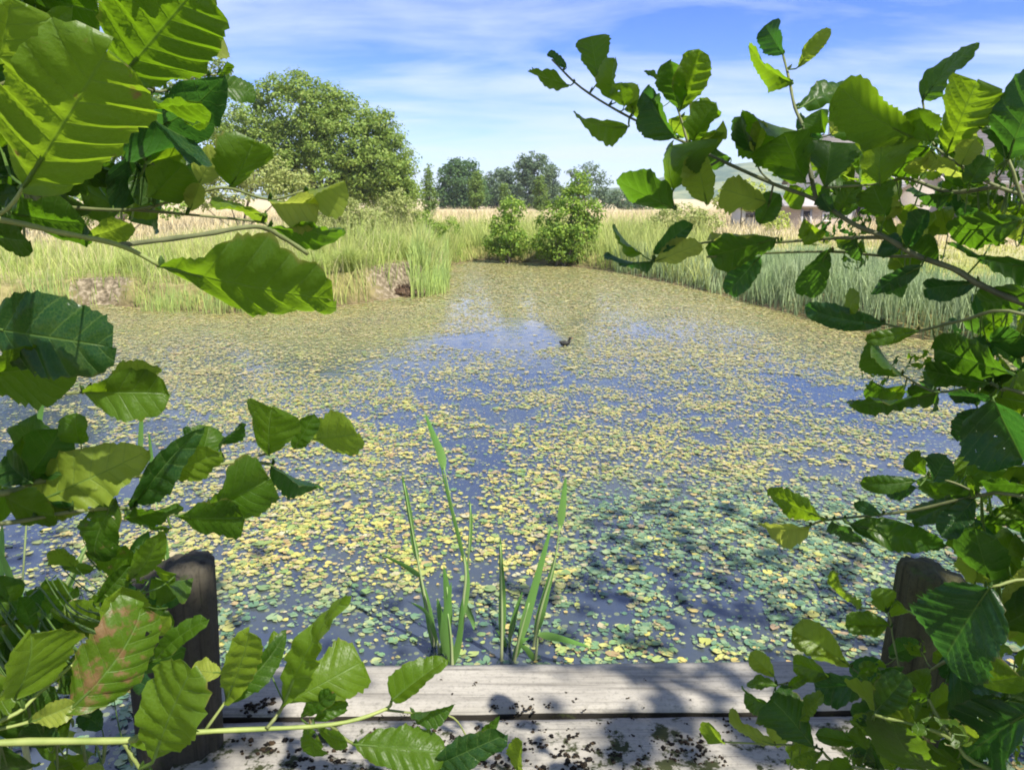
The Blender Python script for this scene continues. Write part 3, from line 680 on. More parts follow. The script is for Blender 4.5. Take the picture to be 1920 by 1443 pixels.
def house(name, label, x0, x1, Y, depth, eave_px, ridge_px, wall, roof, gable_front=False, openings=(), chimney=None, over=.25, fascia=None):
    """long side (or gable) faces the pond; x0, x1 in pixels at distance Y"""
    a = PY(x0, 400, Y); b = PY(x1, 400, Y); z0 = gz1((a[0] + b[0]) / 2, Y) - .1
    ze = PY(x0, eave_px, Y)[2]; W = b[0] - a[0]
    root = empty(name, ((a[0] + b[0]) / 2, Y, z0), label, 'house' if 'house' in name or 'cottage' in name else 'building')
    xa, xb, y0, y1 = a[0], b[0], Y, Y + depth
    yr = Y if gable_front else Y + depth / 2
    zr = PY((x0 + x1) / 2, ridge_px, yr)[2]
    g = Geo()
    if gable_front:
        xm = (xa + xb) / 2
        V = [(xa, y0, z0), (xb, y0, z0), (xb, y0, ze), (xm, y0, zr), (xa, y0, ze), (xa, y1, z0), (xb, y1, z0), (xb, y1, ze), (xm, y1, zr), (xa, y1, ze)]
        g.add(V, [np.array([(0, 1, 2, 3, 4), (6, 5, 9, 8, 7)]), np.array([(1, 6, 7, 2), (5, 0, 4, 9)])])
    else:
        V = [(xa, y0, z0), (xb, y0, z0), (xb, y0, ze), (xa, y0, ze), (xa, y1, z0), (xb, y1, z0), (xb, y1, ze), (xa, y1, ze), (xa, yr, zr), (xb, yr, zr)]
        g.add(V, [np.array([(0, 1, 2, 3), (5, 4, 7, 6)]), np.array([(4, 0, 3, 8, 7), (1, 5, 6, 9, 2)])])
    link('wall', g.mesh('wall'), wall, root)
    g = Geo(); th = .12
    def slab(p, q, r, s):      # a roof slope with thickness
        P4 = np.array([p, q, r, s], float); nrm = unit(np.cross(P4[1] - P4[0], P4[3] - P4[0]));
        if nrm[2] < 0: nrm = -nrm
        V = np.concatenate([P4 + nrm * .01, P4 + nrm * (.01 + th)])
        g.add(V, np.array([(0, 1, 2, 3), (7, 6, 5, 4), (0, 4, 5, 1), (1, 5, 6, 2), (2, 6, 7, 3), (3, 7, 4, 0)]))
    if gable_front:
        xm = (xa + xb) / 2; k = (zr - ze) / (xm - xa)
        slab((xa - over, y0 - over, ze - k * over), (xm, y0 - over, zr), (xm, y1 + over, zr), (xa - over, y1 + over, ze - k * over))
        slab((xb + over, y0 - over, ze - k * over), (xm, y0 - over, zr), (xm, y1 + over, zr), (xb + over, y1 + over, ze - k * over))
    else:
        k = (zr - ze) / (depth / 2)
        slab((xa - over, y0 - over, ze - k * over), (xb + over, y0 - over, ze - k * over), (xb + over, yr, zr), (xa - over, yr, zr))
        slab((xa - over, y1 + over, ze - k * over), (xb + over, y1 + over, ze - k * over), (xb + over, yr, zr), (xa - over, yr, zr))
    rf = link('roof', g.mesh('roof'), roof, root)
    if chimney:
        c = PY(chimney, ridge_px, yr); g = Geo(); g.box(c[0] - .3, c[0] + .3, yr - .3, yr + .3, zr - .5, zr + .9); g.box(c[0] - .36, c[0] + .36, yr - .36, yr + .36, zr + .72, zr + .8)
        for sx in (-.13, .13):
            ln = [(c[0] + sx, yr, zr + .88), (c[0] + sx, yr, zr + 1.15)]; V, f = tube(ln, [.09, .075], 8); g.add(V, f)
        link('chimney', g.mesh('chimney'), wall, rf)
    if fascia is not None:
        g = Geo(); g.box(xa - over, xb + over, y0 - over - .05, y0 - over - .005, ze - .28, ze - .06); link('fascia', g.mesh('fascia'), fascia, root)
    for (kind, ox0, ox1, oy0, oy1) in openings:
        p = PY(ox0, oy1, Y); q = PY(ox1, oy0, Y); xa2, xb2 = p[0], q[0]; zb, zt = max(z0, p[2]), q[2]
        if kind == 'window':
            g = Geo(); t = .07
            g.box(xa2, xb2, Y - .05, Y - .004, zb, zb + t); g.box(xa2, xb2, Y - .05, Y - .004, zt - t, zt)
            g.box(xa2, xa2 + t, Y - .048, Y - .004, zb + t, zt - t); g.box(xb2 - t, xb2, Y - .048, Y - .004, zb + t, zt - t)
            xm = (xa2 + xb2) / 2; g.box(xm - .025, xm + .025, Y - .046, Y - .004, zb + t, zt - t)
            fr = link('window', g.mesh('window'), MWF, root)
            g = Geo(); g.box(xa2 + t, xb2 - t, Y - .02, Y - .003, zb + t, zt - t); link('pane', g.mesh('pane'), MGL, fr)
        elif kind == 'door':
            g = Geo(); g.box(xa2, xb2, Y - .05, Y - .004, zb, zt); d = link('door', g.mesh('door'), MD, root)
            g = Geo(); g.box(xa2 - .1, xa2 - .002, Y - .06, Y - .003, zb, zt + .1); g.box(xb2 + .002, xb2 + .1, Y - .06, Y - .003, zb, zt + .1); link('door_frame', g.mesh('door_frame'), MST, d)
    return root
house('brick_outbuilding', 'low brick outbuilding with a dark door and pale grey roof', 1478, 1585, 34, 4, 388, 372, MB, MRS, openings=[('door', 1502, 1518, 396, 440), ('window', 1540, 1558, 398, 416)])
house('white_shed', 'small white walled shed with dark eaves left of the brick outbuilding', 1405, 1472, 37, 3, 396, 384, MW, MD, openings=[('window', 1440, 1456, 404, 420)], fascia=MD)
house('cottage', 'long cottage with reddish tiled roof and white wall behind the main branch', 1545, 1690, 42, 6, 336, 256, MW, MR, openings=[('window', 1570, 1592, 360, 385), ('window', 1625, 1647, 360, 385), ('door', 1602, 1616, 365, 412)], chimney=1566)
house('gabled_cottage', 'pink brick gable end cottage with a single window', 1684, 1775, 39, 7, 356, 318, MBP, MRS, gable_front=True, openings=[('window', 1699, 1726, 398, 432)])
house('tiled_house', 'house with a steep mauve brown roof at the right edge of the picture', 1872, 2120, 36, 7, 335, 245, MBP, MR, openings=[('window', 1890, 1925, 360, 395), ('window', 1985, 2020, 360, 395), ('door', 1950, 1968, 362, 425)], chimney=1985, fascia=MW)

# ------------------------------------------------------------------ deck, posts
def wood_material(name, light, dark, moss=0.0, mosscol=(.03, .035, .012), axis_scale=(1.2, 22, 22), fine=(3, 140, 140), seed=0.0):
    m = M(name); tc = m.N('ShaderNodeTexCoord'); mp = m.N('ShaderNodeMapping'); mp.inputs['Location'].default_value = (seed, seed * 2, seed)
    m.L(tc.outputs['Object'], mp.inputs[0]); v = mp.outputs[0]
    g = m.noise(1.0, 6, vec=v, stretch=axis_scale, rough=.6); f = m.noise(1.0, 4, vec=v, stretch=fine, rough=.6); b = m.noise(5, 5, vec=v)
    c = m.ramp(g, [(.28, dark), (.45, light), (.75, tuple(min(1, x * 1.25) for x in light))])
    c = m.mix(m.ramp(f, [(.30, .55), (.46, 0)]), c, tuple(x * .35 for x in dark))
    kn = m.noise(60, 6, vec=v, rough=.75); c = m.mix(m.ramp(kn, [(.30, .55), (.5, 0)]), c, tuple(x * .5 for x in dark)); bl = m.noise(2.2, 4, vec=v); c = m.mix(m.ramp(bl, [(.4, 0), (.7, .55)]), c, tuple(x * .55 for x in light))
    c = m.mix(m.math('MULTIPLY', m.math('SUBTRACT', b, .42), 1.6, clamp=True), c, tuple(x * .62 for x in light))
    if moss:
        n = m.noise(11, 6, vec=v, rough=.7); mk = m.ramp(n, [(.66 - .2 * moss, 0), (.72 - .2 * moss, 1)]); c = m.mix(mk, c, mosscol)
    h = m.math('ADD', m.math('MULTIPLY', g, .6), m.math('MULTIPLY', f, .4))
    return m.pbr(c, rough=.88, spec=.18, normal=m.bump(h, .9 if fine[0] > 50 else .6, .010 if fine[0] > 50 else .006))
MWOOD = wood_material('weathered_board', (.325, .302, .255), (.11, .10, .082))
MWOOD2 = wood_material('lichened_board', (.285, .265, .222), (.078, .073, .058), moss=.62, seed=3.3)
MPOST = wood_material('mossy_post', (.060, .053, .038), (.004, .0036, .003), moss=.35, mosscol=(.035, .05, .012), axis_scale=(26, 26, 1.1), fine=(90, 90, 1.8), seed=1.7)
MPOST2 = wood_material('dark_post', (.066, .064, .028), (.004, .004, .003), moss=.45, mosscol=(.05, .07, .015), axis_scale=(26, 26, 1.1), fine=(90, 90, 1.8), seed=5.1)

MEDGE = wood_material('dark_board_edge', (.022, .019, .014), (.005, .005, .004), moss=.3)  # near-black wood for all board side faces
front = G(1000, 1238, 0)[1]; gap = G(1000, 1341, 0)[1]; BW = front - gap
yaw = R(1.0)
deck = empty('timber_deck', (0, front, -.06), 'weathered grey timber boards at the pond edge between two posts', 'deck')
def rot(x, y): return (x * math.cos(yaw) - y * math.sin(yaw), x * math.sin(yaw) + y * math.cos(yaw))
for b in range(9):
    rng = np.random.default_rng(80 + b); xl, xr = -.98 - .03 * rng.random(), 1.22 + .06 * rng.random()
    y1 = -b * BW - .005; y0 = y1 - BW + .026; nx_, ny_ = 60, 9
    zb = rng.normal(0, .0015)
    V = []; prof = []
    for j in range(ny_ + 1):
        t = j / ny_; e = min(t, 1 - t); prof.append((y0 + (y1 - y0) * t, -.010 * math.exp(-e * 26)))
    for i in range(nx_ + 1):
        x = xl + (xr - xl) * i / nx_
        for (yy, zz) in prof:
            wob = .004 * (float(vnoise(x * 3 + b * 7, yy * 3)) - .5); endw = .006 * (float(vnoise(yy * 40, b)) - .5) if i in (0, nx_) else 0
            edge_w = .004 * (float(vnoise(x * 9 + 5 * b, 3.)) - .5) if yy in (y0, y1) else 0
            X_, Y_ = rot(x + endw, yy + edge_w); V.append((X_, front + Y_, zb + zz + wob))
    nt = len(V); m_ = ny_ + 1
    top = [(i * m_ + j, (i + 1) * m_ + j, (i + 1) * m_ + j + 1, i * m_ + j + 1) for i in range(nx_) for j in range(ny_)]
    ring = [i * m_ for i in range(nx_ + 1)] + [nx_ * m_ + j for j in range(1, m_)] + [i * m_ + ny_ for i in range(nx_ - 1, -1, -1)] + [j for j in range(ny_ - 1, 0, -1)]
    for r_ in ring: V.append((V[r_][0], V[r_][1], -.12))
    nr = len(ring)
    side = [(ring[k], nt + k, nt + (k + 1) % nr, ring[(k + 1) % nr]) for k in range(nr)]
    me = mesh_np('board', V, [np.array(top + side)], False)
    me.materials.append(MWOOD if b == 0 else MWOOD2); me.materials.append(MEDGE)
    me.polygons.foreach_set('material_index', np.array([0] * len(top) + [1] * len(side), dtype=np.int32))
    link('board', me, None, deck)
for jx in (-.8, .1, 1.0):
    g = Geo(); g.box(jx - .05, jx + .05, front - 9 * BW + .02, front - .06, -.30, -.125); link('joist', g.mesh('joist'), MPOST, deck)

def post(label, Xc, Yc, ztop, r, tilt, mat, shape, seed):
    rng = np.random.default_rng(int(seed)); n, rows = 72, 36; V = []; zb = -.9
    root_h = ztop - zb
    for i in range(rows + 1):
        t = i / rows; z = zb + root_h * t
        for k in range(n):
            a = 2 * math.pi * k / n
            rr = r * (1 + .05 * math.cos(3 * a + seed) + .13 * (float(fbm(np.array([a * 2.2 + seed * 5]), np.array([z * 1.1]), 4)[0]) - .5))
            groove = .30 * max(0, float(vnoise(np.array([a * 8 + 40 * seed]), np.array([z * .8]))[0]) - .60)
            rr *= 1 - groove
            sq = shape; rr *= 1 + sq * (abs(math.cos(2 * (a + .6))) ** .6 - .5) * .16
            x = Xc + rr * math.cos(a) + tilt[0] * (z - 0); y = Yc + rr * math.sin(a) + tilt[1] * (z - 0)
            V.append((x, y, z))
    f = [(i * n + k, i * n + (k + 1) % n, (i + 1) * n + (k + 1) % n, (i + 1) * n + k) for i in range(rows) for k in range(n)]
    base = rows * n; prev = base; cx = Xc + tilt[0] * ztop; cy = Yc + tilt[1] * ztop
    # sloping worn top
    for j, s in enumerate((.93, .70, .40, .12)):
        for k in range(n):
            v = V[base + k]; x = cx + (v[0] - cx) * s; y = cy + (v[1] - cy) * s
            V.append((x, y, ztop + .022 * (1 - s) + .025 * (float(vnoise(np.array([x * 40]), np.array([y * 40]))[0]) - .5) + (.012 if s > .9 else .02)))
        cur = len(V) - n
        f += [(prev + k, prev + (k + 1) % n, cur + (k + 1) % n, cur + k) for k in range(n)]; prev = cur
    V = np.array(V)
    # slope the head: lower towards one side
    hd = V[:, 2] > ztop - .12; w = np.clip((V[:, 2] - ztop + .12) / .12, 0, 1)
    V[:, 2] -= hd * w * (.30 * np.clip((cx - V[:, 0]) if seed < 1.5 else (V[:, 0] - cx) * .8, -.1, .2) + .06 * np.clip(V[:, 1] - cy, -.1, .2))
    me = mesh_np('timber_post', V, [np.array(f), np.array([[prev + k for k in range(n)]])], True)
    o = link('timber_post', me, mat, origin=None); return tag(o, label, 'post', 'posts at the deck corners')
def post_at(label, px_top, py_top, px_bot, py_bot, Y, r, mat, shape, seed):
    a = PY(px_top, py_top, Y); b = PY(px_bot, py_bot, Y); tx = (a[0] - b[0]) / (a[2] - b[2])
    return post(label, a[0] - tx * a[2], Y, a[2], r, (tx, 0), mat, shape, seed)
PL = post_at('weathered dark post with rounded top at the left end of the boards', 322, 1076, 346, 1420, 2.02, .121, MPOST, .6, 1.0)
PR_ = post_at('greenish brown post half hidden by leaves at the right end of the boards', 1748, 1078, 1690, 1390, 2.25, .098, MPOST2, 1.0, 2.0)

# crumbs of moss and cones on the boards
def litter():
    rng = np.random.default_rng(90); g = Geo(); ico = None
    def lump(c, r):
        V = []; k = 7
        for i, ph in enumerate((-.9, -.2, .5, 1.2)):
            for j in range(k):
                th = 2 * math.pi * j / k + i * .4; rr = r * rng.uniform(.45, 1.5)
                V.append((c[0] + rr * math.cos(th) * math.cos(ph), c[1] + rr * math.sin(th) * math.cos(ph), c[2] + .45 * rr * math.sin(ph) + r * .25))
        f = [(i * k + j, i * k + (j + 1) % k, (i + 1) * k + (j + 1) % k, (i + 1) * k + j) for i in range(3) for j in range(k)]
        g.add(V, [np.array(f), np.array([[3 * k + j for j in range(k)]])])
    for (x, y, n, s, r) in [(1000, 1325, 10, 16, .007), (930, 1330, 5, 10, .006), (1390, 1355, 9, 18, .006), (870, 1300, 4, 30, .004), (1300, 1330, 4, 40, .004), (1150, 1345, 12, 90, .005), (880, 1395, 22, 40, .008), (940, 1420, 18, 40, .008),
                            (1080, 1420, 30, 60, .009), (1180, 1430, 22, 50, .007), (1270, 1395, 8, 20, .010), (1300, 1425, 16, 30, .007), (480, 1320, 14, 26, .010), (520, 1405, 20, 40, .010), (600, 1430, 16, 40, .009), (760, 1350, 8, 40, .006), (700, 1430, 18, 60, .008), (1000, 1370, 14, 60, .005), (1200, 1380, 10, 60, .005)]:
        for k in range(n):
            q = G(x + rng.normal(0, s), y + rng.normal(0, s * .45), .0)
            if q[1] > front - .02 or q[0] < -.93 or q[0] > 1.15: continue
            lump(q, r * rng.uniform(.25, 1.0)); [lump(q + np.array([rng.normal(0, r * 1.3), rng.normal(0, r), 0]), r * rng.uniform(.15, .7)) for _ in range(3)]
    m = M('litter'); c = m.ramp(m.island(), [(0, (.008, .007, .006)), (.6, (.022, .018, .013)), (1, (.06, .04, .022))])
    tag(link('leaf_litter', g.mesh('leaf_litter'), m.pbr(c, rough=.95, spec=.1)), 'dark crumbs of moss, cones and leaf litter scattered on the boards', 'litter', kind='stuff')
litter()

# ------------------------------------------------------------------ reeds in front of the deck and at the left
def strip(pts, wid, face, tw=0.):
    pts = smooth_line(pts, 5); n = len(pts); V = []; H = []
    for i in range(n):
        t = i / (n - 1); w = 1.55 * wid * (min(1, .35 + 3 * t)) * (1 - t) ** .55 + .0006
        T = unit(pts[min(i + 1, n - 1)] - pts[max(i - 1, 0)]); s = unit(np.cross(T, face)); nn = np.cross(s, T)
        s = s * math.cos(tw) + nn * math.sin(tw); up = np.cross(T, s)
        V += [pts[i] - s * w / 2 + up * w * .12, pts[i], pts[i] + s * w / 2 + up * w * .12]; H += [t, t, t]
    f = np.array([(3 * i + k, 3 * i + k + 1, 3 * i + k + 4, 3 * i + k + 3) for i in range(n - 1) for k in (0, 1)])
    return np.array(V), f, np.array(H)
MAT_RD = blade_material('reed_leaf', (.13, .24, .06), (.10, .24, .05), (.28, .48, .07), .4)
MAT_RS = blade_material('reed_stem', (.34, .36, .20), (.16, .28, .08), (.3, .4, .1), .1)
def reed(label, Y, stem, leaves, group, w=.020, r=.0075):
    """stem: picture points bottom to top at distance Y; leaves: (points, width in m, depth lean)"""
    root = empty('reed_stem', PY(stem[0][0], stem[0][1], Y), label, 'reed', group)
    ln = smooth_line([PY(x, y, Y) for x, y in stem], 5); b = ln[0].copy(); b[2] = WATER - .1
    ln = np.concatenate([[b], ln]); rad = np.linspace(r, r * .35, len(ln)); V, f = tube(ln, rad, 7)
    me = mesh_np('stem', V, f, True); set_attr(me, 'h', np.repeat(np.linspace(0, 1, len(ln)), 7)); link('stem', me, MAT_RS, root)
    for pts, wd, dl, tw in leaves:
        n = len(pts); q = [PY(x, y, Y + dl * i / max(1, n - 1)) for i, (x, y) in enumerate(pts)]
        V, f, H = strip(q, wd, np.array([.15, -1, .25]), tw); me = mesh_np('blade', V, f, True); set_attr(me, 'h', H); link('blade', me, MAT_RD, root)
GR = 'reeds standing in the water beyond the deck'
reed('tallest reed with a pale drooping top blade, in the left group beyond the deck', 2.85, [(852, 1250), (868, 1130), (872, 1060), (850, 960), (832, 875)], [([(872, 1060), (858, 1000), (840, 930), (826, 870)], .012, -.05, .3), ([(832, 880), (826, 850), (812, 815), (797, 775)], .026, .1, .2), ([(862, 1170), (876, 1100), (872, 1040)], .022, .05, 0)], GR)
reed('leftmost reed of the group with a short blade bent to the left', 2.9, [(822, 1250), (805, 1160), (788, 1075), (774, 1000), (757, 905)], [([(788, 1082), (760, 1062), (718, 1040)], .022, -.1, .5), ([(776, 1010), (762, 930), (753, 890)], .016, 0, .4), ([(815, 1220), (800, 1130), (786, 1080)], .026, 0, .2), ([(783, 1050), (774, 1010), (770, 985)], .018, 0, .2)], GR)
reed('short pale reed with two stout blades beside the tallest reed', 2.8, [(838, 1250), (842, 1170), (838, 1100)], [([(842, 1180), (838, 1110), (832, 1060)], .026, 0, .2), ([(836, 1230), (826, 1160), (820, 1120)], .026, 0, .4)], GR)
reed('thin upright reed with a narrow tip rising right of the tallest reed', 2.95, [(858, 1250), (872, 1130), (879, 1030), (882, 945)], [([(879, 1040), (883, 980), (880, 935)], .012, 0, .2), ([(870, 1130), (885, 1160), (889, 1180)], .020, -.06, .3)], GR)
reed('lone straight reed standing in the middle of the gap', 2.8, [(940, 1250), (941, 1160), (940, 1090), (938, 1020)], [([(941, 1200), (942, 1110), (939, 1040)], .024, 0, .2), ([(940, 1080), (939, 1040), (938, 1005)], .012, 0, .2)], GR)
reed('dark leaning reed with one long blade left of the tall dark tip', 2.8, [(962, 1250), (975, 1190), (992, 1130)], [([(972, 1210), (1000, 1110), (1034, 985)], .030, .1, .2), ([(962, 1240), (975, 1205), (992, 1195)], .02, 0, .5)], GR)
reed('dark reed with an upright spear shaped tip, tallest on the right', 2.9, [(994, 1250), (1012, 1150), (1038, 1060), (1050, 985)], [([(1004, 1190), (1022, 1120), (1044, 1035)], .028, 0, .2), ([(1050, 990), (1056, 940), (1061, 893)], .024, .05, .2)], GR)
reed('low reed with a blade bent flat to the right over the water', 2.8, [(1003, 1250), (1008, 1200), (1012, 1180)], [([(1008, 1188), (1050, 1196), (1105, 1212)], .024, -.1, .5), ([(1003, 1240), (985, 1215), (968, 1212)], .02, 0, .4)], GR)
reed('short broad pale reed standing between the leftmost reed and the tallest reed', 2.75, [(848, 1252), (846, 1200), (840, 1150)], [([(848, 1250), (838, 1170), (846, 1090)], .028, 0, .1), ([(850, 1245), (862, 1190), (868, 1120)], .022, 0, .3)], GR)
reed('withered brown reed lying bent among the left group', 2.85, [(826, 1252), (820, 1200), (806, 1170)], [([(820, 1205), (800, 1150), (770, 1128)], .016, -.1, .4), ([(826, 1240), (834, 1190), (832, 1140)], .020, 0, .2)], GR)
reed('slender reed leaning right between the lone reed and the dark leaning reed', 2.9, [(950, 1252), (958, 1190), (968, 1150)], [([(955, 1200), (966, 1150), (980, 1108)], .018, 0, .2), ([(950, 1240), (944, 1200), (930, 1180)], .016, 0, .4)], GR)
GL = 'reeds beside the left post'
reed('dark reed blade rising through the leaves near the left edge', 1.9, [(20, 1420), (35, 1200), (55, 900), (62, 815)], [([(55, 880), (70, 800), (84, 730)], .018, 0, .2)], GL, r=.004)
reed('thin reed tip standing behind the cupped leaf on the left', 2.1, [(300, 1420), (275, 1150), (262, 900), (262, 840)], [([(262, 850), (264, 800), (266, 752)], .012, 0, .2)], GL, r=.003)
reed('slim dark reed tip above the branch left of the shredded leaf', 2.1, [(330, 1420), (312, 1200), (312, 1060), (290, 930)], [([(312, 1090), (312, 1040), (310, 1000)], .014, 0, .2), ([(290, 940), (284, 870), (279, 810)], .014, 0, .3)], GL, r=.004)
reed('broad pale reed with folded blades at the lower left edge', 1.7, [(10, 1460), (15, 1300), (22, 1200)], [([(10, 1300), (28, 1180), (42, 1108)], .030, 0, .2), ([(10, 1240), (30, 1150), (8, 1060), (-20, 1010)], .03, -.1, .5), ([(20, 1260), (50, 1190), (30, 1110)], .03, .1, .8), ([(-20, 1200), (-5, 1080), (4, 980)], .03, .1, .3)], GL, r=.006)
reed('dead brown stalk leaning right toward the left branch', 1.25, [(30, 1300), (80, 1185), (125, 1095), (172, 1008)], [([(80, 1185), (125, 1100), (165, 1015)], .014, .02, .2)], GL, r=.006)

# ------------------------------------------------------------------ water bird
def bird():
    c = G(1060, 648, WATER); root = empty('water_bird', c, 'small dark water bird at the tip of the clear blue wake', 'bird')
    me = bpy.data.meshes.new('body'); bm_v = [(-.10, 0, .07), (-.055, 0, .045), (.0, 0, .04), (.045, 0, .055), (.065, 0, .095), (.075, 0, .125), (.10, 0, .128)]
    rad = [.012, .038, .046, .034, .02, .024, .008]
    ln = smooth_line([np.array(v) + c for v in bm_v], 4); rr = np.interp(np.linspace(0, 6, len(ln)), range(7), rad)
    ln = c + (ln - c) * .78; rr = rr * .78; V, f = tube(ln, rr, 12); m = M('dark_feather'); n = m.noise(40, 4); cc = m.ramp(n, [(.3, (.010, .011, .010)), (.7, (.035, .033, .026))])
    body = link('body', mesh_np('body', V, f, True), m.pbr(cc, rough=.6, spec=.3), root)
    V, f = tube(np.array([(.092, 0, .126), (.112, 0, .122), (.13, 0, .117)]) * .78 + c, [.007, .0045, .001], 8)
    link('beak', mesh_np('beak', V, f, True), plain('beak_red', (.30, .05, .02)), root)
bird()

# ------------------------------------------------------------------ alder shrubs in the foreground
def leaf_geo(b, t, halfw, n0, w0, fold=.3, curl=.12, pleat=.02, nv=8, kind='r', rows=22, cols=8, seed=0, twist=0.0, cup=0.0):
    rng = np.random.default_rng(seed); a = t - b; L = np.linalg.norm(a)
    u = np.linspace(0, 1, rows + 1) ** .92
    if kind == 'r': f = u ** .70 * (1 - u) ** .38 ; f = f / f.max()
    elif kind == 'f': f = u ** .85 * (1 - u) ** .22; f = f / f.max()
    else: f = u ** .58 * (1 - u) ** .72; f = f / f.max()
    lob = 1 + .17 * (vnoise(u * 5 + seed, np.full_like(u, seed * .7)) - .5) * 2
    lob2 = 1 + .17 * (vnoise(u * 5 + seed + 50, np.full_like(u, seed * .7)) - .5) * 2
    V = []; LF = []
    tt = np.linspace(-1, 1, 2 * cols + 1)
    for i, ui in enumerate(u):
        for tj in tt:
            s = abs(tj); hw = halfw * f[i] * (lob[i] if tj > 0 else lob2[i])
            if s > .99: hw *= 1 + (.03 if i % 2 else -.02) + .035 * rng.normal()
            lat = hw * s; ph = (ui - .62 * lat / L) * nv
            pl = pleat * L * (abs(2 * (ph % 1) - 1) - .5) * min(1, s * 2.5) * (.4 + .6 * f[i])
            fo = fold * (1 + .25 * math.sin(3 * ui + seed)) - cup * s
            side = 1 if tj >= 0 else -1
            pl = pl + .045 * L * s * s * math.sin(7.3 * ui + 2.1 * side + seed) + .02 * L * s * math.sin(15 * ui + side * 1.3 + 2 * seed)
            tip_retuse = -.055 * L * (1 - s) ** 2 * (ui ** 10) if kind != 'p' else .03 * L * (1 - s) ** 3 * ui ** 12
            p = b + a * ui + unit(a) * tip_retuse + w0 * side * lat * math.cos(fo) + n0 * (lat * math.sin(fo) + pl - curl * L * ui * ui - .10 * curl * lat)
            ang = twist * ui
            if twist:
                q = p - (b + a * ui); x_, y_ = q @ w0, q @ n0; rest_ = q - w0 * x_ - n0 * y_
                p = b + a * ui + rest_ + w0 * (x_ * math.cos(ang) - y_ * math.sin(ang)) + n0 * (x_ * math.sin(ang) + y_ * math.cos(ang))
            V.append(p); LF.append((ph + .5, tj, ui))
    m = 2 * cols + 1
    F_ = np.array([(i * m + j, i * m + j + 1, (i + 1) * m + j + 1, (i + 1) * m + j) for i in range(rows) for j in range(m - 1)])
    return np.array(V), F_, np.array(LF)

